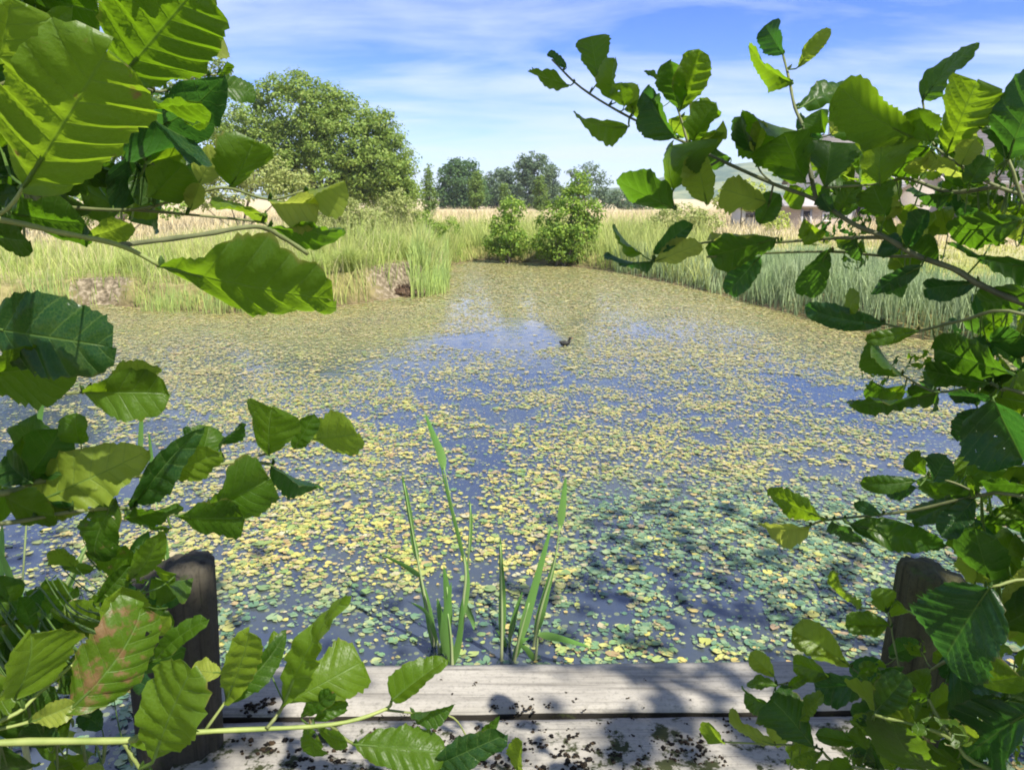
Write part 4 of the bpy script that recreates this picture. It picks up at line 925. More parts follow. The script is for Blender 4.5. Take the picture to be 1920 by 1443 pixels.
class Shrub:
    def __init__(self, label, stem_pts, r0=.02):
        self.stem = smooth_line([np.array(p, float) for p in stem_pts], 6)
        self.root = empty('alder_shrub', self.stem[0], label, 'shrub')
        V, f = tube(self.stem, np.linspace(r0, r0 * .35, len(self.stem)), 9)
        me = mesh_np('trunk', V, f, True); set_attr(me, 'tint', np.zeros(len(V))); link('trunk', me, MAT_TWIG, self.root)
        self.br = []; self.fill = []; self.nleaf = 0
    def branch(self, pts, w0, w1, root=False, green=.2):
        q = [P(x, y, d) for x, y, d in pts]
        if root:
            end = q[0]; tgt = end[2] - .12
            i = int(np.argmin(np.abs(self.stem[:, 2] - tgt))); q = [self.stem[i], self.stem[i] * .5 + end * .5 + np.array([0, 0, .02])] + q
        ln = smooth_line(q, 5); dm = np.mean([p[2] for p in pts])
        rad = np.linspace(w0, w1, len(ln)) / F * dm / 2 * (1 + .16 * np.sin(np.arange(len(ln)) * 2.1 + w0) * (np.arange(len(ln)) % 3 == 0) + .10 * (vnoise(np.arange(len(ln)) * 1.7, np.full(len(ln), w0 * 3.)) - .3))
        V, f = tube(ln, rad, 7)
        me = mesh_np('branch', V, f, True); set_attr(me, 'tint', np.clip(green + .3 * np.repeat(np.linspace(0, 1, len(ln)), 7), 0, 1))
        o = link('branch', me, MAT_TWIG, self.root, origin=None)
        px, py, d = to_px(ln); self.br.append((o, ln, px, py)); return self
    def leaf(self, bx, by, tx, ty, w, d=None, tint=.35, fold=None, roll=None, dt=None, kind='r', hole=0, brown=0, curl=None, pet=True, seed=None, twist=None, fill=False, rows=22, lit=None):
        self.nleaf += 1; seed = self.nleaf * 13 + 5 if seed is None else seed
        rng = np.random.default_rng(seed + 1000)
        best = None
        for o, ln, px, py in self.br:
            dd = np.hypot(px - bx, py - by); i = int(np.argmin(dd))
            if best is None or dd[i] < best[0]: best = (dd[i], o, ln[i])
        att = best[2]; dep = (att - CAM) @ FWD
        if d is None: d = dep * (1 - .02 * rng.random())
        lenp = math.hypot(tx - bx, ty - by)
        glow = (rng.random() < (.82 if by < 760 else .6)) if lit is None else lit
        b = P(bx, by, d); best_ = None
        for dt_ in ([dt] if dt is not None else [k * lenp / F * d for k in (-.7, -.35, 0, .35, .7, 1.0)]):
            t = P(tx, ty, d + dt_); a = unit(t - b); view = unit((b + t) / 2 - CAM)
            w0 = unit(np.cross(a, view)); n0 = np.cross(w0, a)
            if n0 @ view > 0: w0 = -w0; n0 = -n0                       # n0 looks at the viewer
            for rl in ([roll] if roll is not None else np.linspace(-1.0, 1.0, 15)):
                nr = np.cross(w0 * math.cos(rl) + n0 * math.sin(rl), a); nr = nr if nr @ n0 > 0 else -nr
                c_ = nr @ SUN
                sc_ = (-min(.62, -c_) if glow else -min(.6, c_)) + .32 * abs(rl) + .25 * abs(dt_) / (lenp / F * d) + rng.uniform(0, .45)
                if best_ is None or sc_ < best_[0]: best_ = (sc_, dt_, rl)
        dt, roll = best_[1], best_[2]
        t = P(tx, ty, d + dt); a = unit(t - b); view = unit((b + t) / 2 - CAM); w0 = unit(np.cross(a, view)); n0 = np.cross(w0, a)
        if n0 @ view > 0: w0 = -w0; n0 = -n0
        fold = rng.uniform(.15, .75) if fold is None else fold
        wr = w0 * math.cos(roll) + n0 * math.sin(roll); nr = np.cross(wr, a)
        if nr @ n0 < 0: nr = -nr
        half = w / 2 / F * (d + dt / 2) / max(.35, math.cos(roll)) / max(.5, math.cos(fold))
        curl = rng.uniform(.0, .36) if curl is None else curl
        twist = rng.uniform(-.7, .7) if twist is None else twist
        V, Fq, LF = leaf_geo(b, t, half, nr, wr, fold, curl, .052, int(rng.integers(6, 9)), kind, rows, 7, seed % 97, twist, cup=rng.uniform(-.2, .6))
        tn = np.full(len(V), np.clip(tint + .03 + rng.normal(0, .17), 0, 1)); br_ = np.full(len(V), brown, float); hl = np.full(len(V), hole, float)
        if pet:
            gap_ = np.linalg.norm(att - b)
            q = [att, att * .4 + b * .6 + np.array([0, 0, -.06 * gap_]), b, b * .75 + t * .25 - nr * curl * .06 * np.linalg.norm(t - b)]
            if not fill:
                bd = tube(np.array([att, att + np.array([.1, 0, .25]) * .012 + unit(b - att) * .003, att + np.array([.1, 0, .5]) * .012 + unit(b - att) * .005]), [.0014, .0018, .0003], 6)
                Fq = [Fq] if not isinstance(Fq, list) else Fq; Fq.append(bd[1][0] + len(V)); V = np.concatenate([V, bd[0]]); LF = np.concatenate([LF, np.tile([[.0, .5, .0]], (len(bd[0]), 1))]); z = np.zeros(len(bd[0])); tn = np.concatenate([tn, z + .15]); br_ = np.concatenate([br_, z + .5]); hl = np.concatenate([hl, z])
            ln = smooth_line(q, 4); L_ = np.linalg.norm(t - b); V2, f2 = tube(ln, np.linspace(.013, .008, len(ln)) * L_ + .0003, 6, cap=False)
            Fq = (Fq if isinstance(Fq, list) else [Fq]) + [f2[0] + len(V)]; V = np.concatenate([V, V2]); LF = np.concatenate([LF, np.tile([[.5, 0, .0]], (len(V2), 1))])
            z = np.zeros(len(V2)); tn = np.concatenate([tn, z + .6]); br_ = np.concatenate([br_, z]); hl = np.concatenate([hl, z])
        elif not isinstance(Fq, list): Fq = [Fq]
        if fill: self.fill.append((V, Fq, LF, tn, br_, hl)); return
        me = mesh_np('leaf', V, Fq, True); set_attr(me, 'tint', tn); set_attr(me, 'brown', br_); set_attr(me, 'hole', hl); set_vec(me, 'lf', LF)
        link('leaf', me, MAT_LEAF, best[1])
    def fill_box(self, x0, x1, y0, y1, n, s0, s1, d0, d1, seed, tint=(.1, .5), hole=.1):
        rng = np.random.default_rng(seed)
        for k in range(n):
            x = rng.uniform(x0, x1); y = rng.uniform(y0, y1); s = rng.uniform(s0, s1); a = rng.uniform(0, 6.28); d = rng.uniform(d0, d1)
            self.leaf(x, y, x + s * math.cos(a), y + s * math.sin(a) * .8, s * rng.uniform(.35, .85), d=d, tint=rng.uniform(*tint), kind='r' if rng.random() < .75 else 'p',
                      hole=hole * (rng.random() < .3) * 5, fill=True, rows=14, pet=True)
    def done(self):
        if not self.fill: return
        g = Geo(); off = 0; cols = [[], [], [], []]
        for V, Fq, LF, tn, br_, hl in self.fill:
            g.add(V, Fq); cols[0].append(LF); cols[1].append(tn); cols[2].append(br_); cols[3].append(hl)
        me = g.mesh('foliage', True); set_vec(me, 'lf', np.concatenate(cols[0])); set_attr(me, 'tint', np.concatenate(cols[1])); set_attr(me, 'brown', np.concatenate(cols[2])); set_attr(me, 'hole', np.concatenate(cols[3]))
        o = link('foliage', me, MAT_LEAF, self.root); o['kind'] = 'stuff'

# --- left shrub
S = Shrub('alder shrub with very large close leaves reaching in from the upper left', [(-1.15, .1, -.2), (-1.02, .2, .5), (-.92, .25, 1.2), (-.85, .25, 1.9), (-.8, .25, 2.5)])
S.branch([(-420, 470, .5), (-120, 400, .45), (0, 412, .43), (110, 435, .43), (225, 460, .44), (300, 498, .45)], 16, 8, True, .5)
S.branch([(225, 460, .44), (380, 440, .5), (480, 425, .55), (530, 445, .57), (578, 476, .58)], 8, 9)
S.branch([(-420, 400, .6), (-50, 372, .6), (120, 388, .6), (250, 393, .6), (340, 372, .6), (420, 352, .6), (505, 374, .6), (572, 357, .6)], 9, 4, True)
S.branch([(250, 393, .6), (350, 402, .61), (480, 415, .62), (505, 425, .62)], 6, 4)
S.branch([(-120, 400, .45), (-20, 405, .42), (20, 385, .42), (45, 350, .42)], 9, 7, False, .6)
S.branch([(-300, 240, .5), (-20, 165, .5), (40, 150, .5), (130, 165, .5), (225, 146, .48)], 10, 6, True)
S.branch([(225, 146, .48), (300, 172, .58), (360, 146, .64), (410, 140, .65)], 6, 4)
S.branch([(130, 165, .5), (200, 240, .6), (275, 300, .63), (365, 352, .64), (432, 350, .64)], 6, 4)
S.branch([(-300, 760, .55), (0, 738, .58), (60, 741, .6), (158, 735, .61)], 8, 5, True)
S.branch([(-300, 950, .58), (0, 925, .62), (60, 905, .65), (150, 893, .68), (300, 890, .7), (440, 866, .72), (512, 870, .74)], 14, 6, True, .3)
S.branch([(440, 866, .72), (500, 850, .73), (550, 832, .74), (584, 820, .75)], 5, 3)
S.branch([(-300, 1010, .58), (0, 982, .62), (130, 960, .65), (235, 952, .68), (330, 965, .7), (390, 945, .72)], 12, 5, True)
S.branch([(-300, 640, .5), (-40, 640, .52), (85, 690, .55)], 7, 4, True)
L = S.leaf
L(45, 350, 205, 95, 215, .42, .10, .35, None, None, lit=True, brown=.35, hole=.12, curl=.05, rows=40, twist=0)
L(225, 146, 372, -25, 195, .47, .20, .3, None, None, lit=True, curl=.05, rows=36, twist=0)
L(-20, 170, 35, 15, 110, .52, .45, rows=30); L(75, 330, 112, 60, 120, .46, .25, .5, .5, .02, kind='p', rows=30)
L(364, 86, 430, 68, 62, tint=.95); L(338, -6, 402, -2, 34, .62, .9); L(392, 162, 481, 165, 46, tint=.3, fold=.4); L(412, 142, 428, 116, 26, tint=.3)
L(275, 186, 379, 196, 50, tint=.4); L(345, 226, 388, 224, 25, tint=.8); L(270, 210, 362, 280, 95, tint=.2, hole=.2); L(285, 302, 341, 294, 48, tint=.5)
L(370, 350, 402, 287, 58, tint=.7); L(280, 370, 346, 322, 46, tint=.35); L(432, 349, 482, 282, 72, tint=.35); L(357, 393, 374, 346, 36, tint=.9); L(500, 402, 413, 398, 40, tint=.7)
L(505, 376, 596, 388, 46, tint=.7); L(572, 358, 645, 350, 46, tint=1.0); L(508, 427, 640, 450, 78, tint=.4, kind='f'); L(300, 498, 622, 582, 104, .45, .45, .3, None, None, lit=True, brown=.2, hole=.12, rows=36, twist=.1)
L(20, 398, 150, 430, 72, .45, .1); L(-30, 440, 50, 455, 50, .45, .15); L(170, 442, 232, 438, 30, .5, .6)
L(-45, 610, 158, 650, 150, .52, .12, .2, -.3, hole=.25, rows=32); L(-40, 700, 122, 700, 90, .53, .25, hole=.35, rows=28); L(155, 735, 304, 742, 68, tint=.45, fold=.5); L(200, 720, 292, 690, 40, .62, .55)
L(45, 905, 112, 815, 92, .66, .08, kind='f'); L(152, 832, 130, 786, 45, .67, .4); L(60, 946, 272, 848, 118, .66, .75, .2, .3, kind='p', rows=30); L(375, 858, 398, 803, 52, .72, .4); L(372, 855, 345, 808, 14, .72, .3); L(412, 832, 456, 798, 26, .72, .25)
L(505, 852, 498, 768, 95, tint=.35, hole=.45, brown=.35, kind='f'); L(552, 840, 585, 790, 42, tint=.35); L(582, 822, 661, 824, 52, tint=.5); L(508, 872, 597, 924, 42, tint=.1); L(390, 945, 504, 918, 68, tint=.4, kind='f')
L(250, 945, 346, 845, 44, .69, .25, kind='p'); L(300, 892, 400, 868, 32, tint=.6); L(235, 972, 332, 955, 42, .68, .25); L(330, 966, 450, 986, 48, tint=.4, kind='f'); L(320, 990, 225, 996, 30, .7, .25); L(215, 935, 150, 1058, 80, .67, .15, hole=.55, brown=.3); L(135, 952, 18, 960, 36, .65, .15)
L(60, 905, -10, 860, 60, .64, .2); L(10, 930, 90, 985, 60, .63, .3, hole=.3)
S.fill_box(-120, 90, 60, 400, 30, 90, 150, .5, .72, 301, (.05, .35)); S.fill_box(40, 290, 150, 400, 22, 80, 130, .60, .8, 306, (.0, .3)); S.fill_box(-60, 90, -40, 150, 10, 80, 130, .6, .8, 307, (.1, .5)); S.fill_box(0, 330, 200, 390, 14, 60, 100, .66, .9, 302, (.05, .35), .25); S.fill_box(-80, 200, 850, 1000, 12, 60, 100, .68, .8, 303, (.1, .4), .3); S.fill_box(-160, 40, 400, 480, 6, 80, 130, .5, .6, 304, (.0, .3)); S.fill_box(-700, -100, -200, 1000, 60, 90, 160, .45, .9, 305, (.1, .5))
S.done()
# --- lower left shrub
S = Shrub('low alder shrub with yellow green sunlit leaves beside the left post', [(-1.05, .55, -.3), (-.95, .58, .2), (-.85, .55, .7), (-.78, .5, 1.1)], .014)
S.branch([(-300, 1420, .56), (0, 1392, .6), (230, 1388, .62), (265, 1380, .63), (400, 1370, .65), (620, 1358, .68), (720, 1330, .7), (735, 1312, .7)], 18, 6, True, .8)
S.branch([(620, 1358, .68), (665, 1395, .7), (800, 1440, .72), (970, 1452, .75)], 7, 4, False, .6)
S.branch([(-200, 1420, .56), (12, 1346, .6), (73, 1299, .62), (175, 1208, .66), (240, 1120, .7)], 10, 5, True, .8)
S.branch([(-200, 1400, .56), (0, 1366, .6), (80, 1345, .61), (130, 1330, .62)], 8, 5, True, .7)
S.branch([(230, 1388, .62), (262, 1440, .63), (300, 1500, .64)], 8, 6, False, .8)
S.branch([(385, 1368, .65), (425, 1312, .66)], 6, 5, False, .6); S.branch([(500, 1365, .66), (520, 1340, .67), (533, 1318, .67)], 7, 6, False, .4)
S.branch([(720, 1330, .7), (790, 1338, .72), (850, 1345, .74), (885, 1400, .75)], 5, 3, False, .5)
L = S.leaf
L(28, 1306, 90, 1208, 100, tint=1.0, kind='r', fold=.2, rows=28); L(130, 1332, 282, 1185, 140, tint=.5, brown=.62, hole=.4, fold=.15, rows=32); L(200, 1190, 236, 1112, 50, .68, .5); L(290, 1236, 354, 1168, 42, .68, .1)
L(60, 1352, 132, 1326, 42, tint=.95); L(288, 1424, 345, 1260, 124, .62, .55, .15, None, None, lit=True, rows=32, curl=.06); L(415, 1262, 352, 1254, 46, .66, 1.0); L(425, 1312, 472, 1196, 74, tint=.65, fold=.3, rows=28); L(427, 1312, 538, 1210, 48, tint=.4, kind='p', pet=False, d=.665); L(500, 1240, 520, 1190, 40, .68, .6)
L(533, 1318, 602, 1126, 60, tint=.5, kind='p', fold=.1, rows=28, roll=.3); L(535, 1318, 668, 1252, 96, tint=.6, kind='f', fold=.1, rows=28, roll=-.3, pet=False, d=.672)
L(565, 1345, 620, 1300, 30, .69, .4, brown=.4, hole=.4); L(590, 1350, 645, 1318, 26, .69, .4, hole=.5); L(575, 1360, 590, 1420, 30, .69, .4, hole=.5, brown=.3); L(600, 1365, 640, 1400, 28, .69, .35, hole=.4); L(665, 1395, 835, 1408, 78, tint=.25, kind='r', rows=30, fold=.35); L(735, 1312, 832, 1232, 62, tint=.15, kind='p', rows=28)
L(770, 1336, 850, 1332, 24, tint=.4, kind='p'); L(885, 1400, 935, 1356, 22, tint=.4, kind='p'); L(800, 1438, 922, 1405, 38, tint=.1); L(970, 1450, 970, 1394, 32, tint=.5); L(140, 1062, 101, 1031, 32, .7, .6); L(160, 1036, 242, 1060, 36, .7, .3, brown=.5); L(240, 1090, 312, 1038, 38, .7, .5); L(175, 1132, 242, 1078, 32, .7, .15, brown=.4)
S.fill_box(-60, 300, 1060, 1443, 90, 50, 105, .68, 1.0, 311, (.1, .6), .3); S.fill_box(200, 330, 1050, 1240, 8, 40, 70, .72, .9, 312, (.2, .6), .2); S.fill_box(-400, 0, 1100, 1600, 30, 70, 120, .55, .9, 313, (.1, .5))
S.done()
# --- right shrub
S = Shrub('alder shrub with a long leafy branch reaching in from the right', [(1.55, .55, -.2), (1.4, .6, .5), (1.25, .65, 1.2), (1.15, .7, 1.9), (1.1, .7, 2.5)])
S.branch([(2250, 700, .8), (2000, 600, .8), (1850, 540, .84), (1790, 505, .86), (1720, 480, .88), (1660, 445, .9), (1600, 420, .92), (1530, 375, .95), (1450, 345, .98), (1350, 300, 1.02), (1290, 270, 1.05), (1180, 220, 1.1), (1090, 165, 1.13), (1035, 112, 1.15)], 13, 4, True, .05)
S.branch([(1530, 375, .95), (1515, 300, .97), (1510, 250, .98), (1490, 200, 1.0), (1480, 150, 1.02), (1468, 102, 1.05)], 8, 4)
S.branch([(1290, 270, 1.05), (1276, 220, 1.06), (1262, 185, 1.07), (1234, 152, 1.08)], 5, 3)
S.branch([(2250, 560, .8), (2000, 400, .78), (1870, 350, .8), (1800, 310, .82), (1747, 265, .84), (1730, 190, .85)], 11, 4, True)
S.branch([(1870, 350, .8), (1780, 360, .85), (1700, 335, .88), (1650, 345, .9), (1545, 352, .92)], 8, 4)
S.branch([(1720, 480, .88), (1660, 480, .95), (1560, 472, 1.0), (1430, 475, 1.05), (1325, 482, 1.08)], 6, 4)
S.branch([(1660, 445, .9), (1560, 447, .98), (1440, 455, 1.03), (1320, 455, 1.07), (1226, 490, 1.1)], 7, 3)
S.branch([(1450, 345, .98), (1425, 320, .99), (1413, 286, 1.0)], 4, 3); S.branch([(1450, 345, .98), (1440, 390, 1.0), (1425, 420, 1.02)], 4, 3)
S.branch([(1350, 300, 1.02), (1300, 330, 1.03), (1262, 356, 1.04), (1265, 392, 1.05)], 5, 3)
S.branch([(2250, 760, .8), (1930, 592, .8), (1800, 602, .85), (1720, 620, .9), (1655, 606, .92)], 8, 4, True)
S.branch([(2250, 860, .8), (1920, 738, .82), (1880, 731, .83), (1850, 718, .85), (1758, 735, .88), (1690, 702, .92), (1655, 690, .93)], 9, 3, True)
S.branch([(2250, 990, .85), (1920, 930, .85), (1840, 928, .88), (1720, 955, .92), (1640, 965, .95), (1548, 975, .98), (1518, 985, 1.0)], 9, 4, True)
S.branch([(1840, 928, .88), (1790, 905, .89), (1740, 892, .9)], 5, 3); S.branch([(2250, 500, .78), (1960, 420, .78), (1890, 297, .78)], 9, 6, True)
L = S.leaf
L(1068, 160, 993, 140, 38, tint=.5); L(1062, 126, 1027, 99, 15, tint=.3); L(1122, 150, 1108, 63, 56, tint=.1, kind='f', fold=.5); L(1155, 190, 1130, 122, 40, tint=.35); L(1188, 215, 1176, 148, 32, tint=.35); L(1178, 238, 1078, 246, 62, tint=.5)
L(1234, 151, 1212, 127, 13, tint=.3); L(1274, 205, 1258, 113, 55, tint=.1); L(1276, 206, 1312, 93, 48, tint=.55); L(1240, 200, 1204, 172, 25, tint=.4); L(1266, 258, 1214, 190, 52, tint=.4); L(1300, 266, 1332, 193, 60, tint=.4); L(1300, 215, 1328, 187, 22, tint=.5)
L(1263, 355, 1238, 283, 105, tint=.45, kind='f', fold=.15); L(1266, 392, 1153, 342, 66, tint=.2, fold=.15); L(1325, 383, 1304, 288, 56, tint=.7); L(1413, 286, 1375, 228, 52, tint=.15, kind='f'); L(1414, 285, 1428, 228, 30, tint=.75); L(1492, 246, 1388, 222, 60, tint=.4)
L(1468, 102, 1430, 49, 32, tint=.1); L(1486, 155, 1387, 114, 46, tint=.5); L(1495, 127, 1553, 55, 30, tint=.55); L(1500, 202, 1611, 134, 52, tint=.4); L(1546, 250, 1534, 208, 36, tint=.2); L(1558, 252, 1590, 205, 26, tint=.9)
L(1712, 257, 1560, 196, 92, tint=.30, fold=.25, rows=28); L(1730, 188, 1806, 71, 56, tint=.15, kind='p', fold=.15); L(1775, 290, 1828, 151, 98, tint=.35, kind='f', fold=.35, rows=28); L(1745, 264, 1714, 206, 42, tint=.1); L(1892, 297, 1930, 145, 100, tint=.12, rows=28, fold=.3); L(1885, 297, 1868, 200, 44, tint=.25)
L(1650, 346, 1640, 257, 84, tint=.7, kind='f', fold=.25); L(1546, 352, 1562, 259, 88, tint=.15, kind='f'); L(1510, 342, 1468, 250, 72, tint=.35, kind='f'); L(1742, 275, 1668, 337, 62, tint=.1); L(1745, 280, 1790, 350, 42, tint=.95, kind='p'); L(1740, 295, 1703, 334, 36, tint=.9, hole=.4); L(1802, 310, 1826, 262, 46, tint=.95); L(1815, 350, 1842, 297, 36, tint=.2)
L(1785, 362, 1704, 380, 46, tint=.12); L(1575, 396, 1600, 344, 36, tint=.3); L(1660, 402, 1636, 348, 46, tint=.2); L(1560, 395, 1534, 370, 32, tint=.05); L(1692, 465, 1650, 450, 55, tint=.02, kind='f', roll=.0); L(1702, 462, 1736, 394, 46, tint=.05); L(1912, 412, 1778, 450, 66, tint=.3, hole=.15); L(1942, 498, 1780, 508, 82, tint=.2, rows=28, fold=.2); L(1832, 530, 1728, 545, 40, tint=.15); L(1932, 545, 1824, 590, 62, tint=.2)
L(1606, 447, 1612, 496, 42, tint=.2); L(1556, 466, 1504, 560, 52, tint=.03, hole=.1); L(1726, 500, 1626, 552, 28, tint=.1, kind='p', hole=.3); L(1202, 476, 1139, 436, 32, tint=.3, d=1.1); L(1226, 490, 1138, 506, 32, tint=.12); L(1226, 476, 1290, 419, 36, tint=.02); L(1228, 490, 1313, 460, 40, tint=.95); L(1456, 446, 1322, 492, 46, tint=.15); L(1420, 440, 1330, 445, 36, tint=.95, d=1.04); L(1426, 480, 1360, 551, 52, tint=.05, roll=0, fold=.1); L(1425, 420, 1450, 364, 42, tint=.3); L(1436, 378, 1352, 358, 44, tint=1.0)
L(1655, 606, 1517, 598, 36, tint=.1); L(1590, 586, 1596, 549, 32, tint=.5, d=.92); L(1720, 620, 1634, 640, 26, tint=.1); L(1690, 702, 1624, 648, 44, tint=.15); L(1905, 702, 1738, 658, 48, tint=.1, hole=.1); L(1852, 718, 1725, 700, 30, tint=.15); L(1758, 735, 1594, 782, 42, tint=.08); L(1862, 745, 1779, 742, 26, tint=.15); L(1832, 765, 1778, 833, 52, tint=.12); L(1862, 748, 1918, 868, 112, tint=.05, hole=.5, rows=28)
L(1736, 890, 1696, 858, 32, tint=.45); L(1750, 900, 1773, 857, 42, tint=.02); L(1718, 902, 1626, 915, 34, tint=.3); L(1720, 914, 1656, 926, 28, tint=.0); L(1826, 930, 1816, 888, 10, tint=.2, kind='p'); L(1932, 912, 1837, 905, 30, tint=.1); L(1816, 930, 1704, 976, 42, tint=.0, hole=.1); L(1650, 965, 1604, 945, 26, tint=.1, hole=.2); L(1548, 972, 1437, 930, 40, tint=.35); L(1518, 986, 1424, 1005, 30, tint=.9); L(1560, 976, 1606, 1030, 46, tint=.05, hole=.2); L(1590, 980, 1816, 1042, 58, tint=.5, kind='p', rows=28); L(1826, 936, 1764, 1006, 46, tint=.05)
S.fill_box(1160, 1400, 150, 300, 9, 40, 70, 1.04, 1.12, 327, (.2, .6), .1); S.fill_box(1500, 1920, 250, 460, 72, 45, 85, .95, 1.15, 321, (.1, .7), .2); S.fill_box(1560, 1760, 380, 560, 12, 38, 70, .95, 1.1, 328, (.0, .6), .2); S.fill_box(1640, 1900, 640, 800, 10, 40, 75, .9, 1.1, 329, (.0, .4), .2); S.fill_box(1790, 1960, 540, 720, 22, 45, 90, .85, 1.1, 322, (.0, .4), .2); S.fill_box(1820, 1960, 330, 480, 10, 60, 100, .85, 1.05, 323, (.1, .6), .2); S.fill_box(1830, 1980, 620, 860, 14, 50, 95, .85, 1.05, 326, (.0, .4), .2); S.fill_box(1800, 1980, 860, 1060, 20, 60, 100, .9, 1.1, 324, (.05, .5), .2); S.fill_box(2000, 2500, -100, 1000, 60, 80, 140, .7, 1.1, 325, (.1, .5))
S.done()
# --- lower right shrub
S = Shrub('dense low alder shrub half hiding the right post', [(1.5, .9, -.3), (1.35, .95, .1), (1.22, .98, .6), (1.15, 1.0, 1.0)], .016)
S.branch([(2250, 1560, .85), (1860, 1443, .9), (1790, 1390, .92), (1738, 1365, .93), (1640, 1340, .95)], 12, 6, True, .8)
S.branch([(1790, 1390, .92), (1760, 1345, .94), (1740, 1308, .95)], 8, 5, False, .6)
S.branch([(1860, 1443, .9), (1700, 1450, 1.0), (1570, 1430, 1.08), (1530, 1400, 1.1), (1450, 1395, 1.12), (1354, 1390, 1.15)], 7, 3, False, .6)
S.branch([(2250, 1300, .85), (1900, 1290, .9), (1790, 1235, .95), (1695, 1290, 1.02), (1628, 1280, 1.06), (1555, 1266, 1.1), (1454, 1284, 1.14)], 8, 3, True, .3)
S.branch([(2250, 1180, .78), (1960, 1090, .78), (1856, 1100, .78)], 8, 5, True, .5); S.branch([(1695, 1290, 1.02), (1675, 1200, 1.06), (1662, 1148, 1.08), (1608, 1138, 1.1)], 4, 3, False, .6); S.branch([(1628, 1280, 1.06), (1610, 1262, 1.07), (1595, 1250, 1.08)], 4, 3)
L = S.leaf
L(1606, 1138, 1559, 1087, 26, tint=.75); L(1665, 1172, 1584, 1170, 40, tint=.65); L(1661, 1147, 1655, 1104, 36, tint=.65); L(1680, 1125, 1710, 1162, 32, tint=.45); L(1596, 1250, 1500, 1182, 58, tint=.45, kind='f'); L(1452, 1268, 1411, 1228, 32, tint=.8); L(1457, 1284, 1403, 1275, 24, tint=.35); L(1475, 1290, 1512, 1268, 24, tint=.35); L(1556, 1266, 1486, 1242, 27, tint=.5); L(1628, 1281, 1524, 1290, 42, tint=.15, hole=.2); L(1454, 1326, 1389, 1302, 30, tint=.55)
L(1526, 1401, 1458, 1314, 88, tint=.0, kind='f', roll=0, fold=.1, rows=28); L(1452, 1396, 1362, 1366, 42, tint=.6, kind='f'); L(1354, 1391, 1321, 1364, 26, tint=.45); L(1738, 1366, 1573, 1316, 58, tint=.6, rows=28); L(1640, 1335, 1690, 1275, 46, .96, .1); L(1856, 1100, 1764, 1236, 172, .78, .06, .35, .0, .05, rows=36); L(1740, 1302, 1716, 1256, 44, tint=.05, kind='f'); L(1790, 1236, 1882, 1292, 84, tint=.08); L(1935, 1330, 1788, 1424, 132, .85, .06, hole=.5, rows=32); L(1735, 1442, 1648, 1380, 82, .97, .3)
L(1540, 1408, 1490, 1440, 30, tint=.2); L(1500, 1350, 1540, 1300, 26, 1.08, .5); L(1440, 1330, 1470, 1360, 28, 1.12, .45); L(1890, 1180, 1925, 1090, 60, .9, .9)
S.fill_box(1780, 1960, 1040, 1443, 64, 50, 110, .85, 1.25, 331, (.05, .7), .2); S.fill_box(1600, 1800, 1220, 1460, 36, 38, 75, 1.0, 1.2, 332, (.05, .5), .2); S.fill_box(1480, 1660, 1330, 1460, 16, 40, 70, 1.05, 1.2, 333, (.2, .6), .2); S.fill_box(1950, 2500, 950, 1600, 50, 70, 120, .8, 1.2, 334, (.1, .5))
S.done()

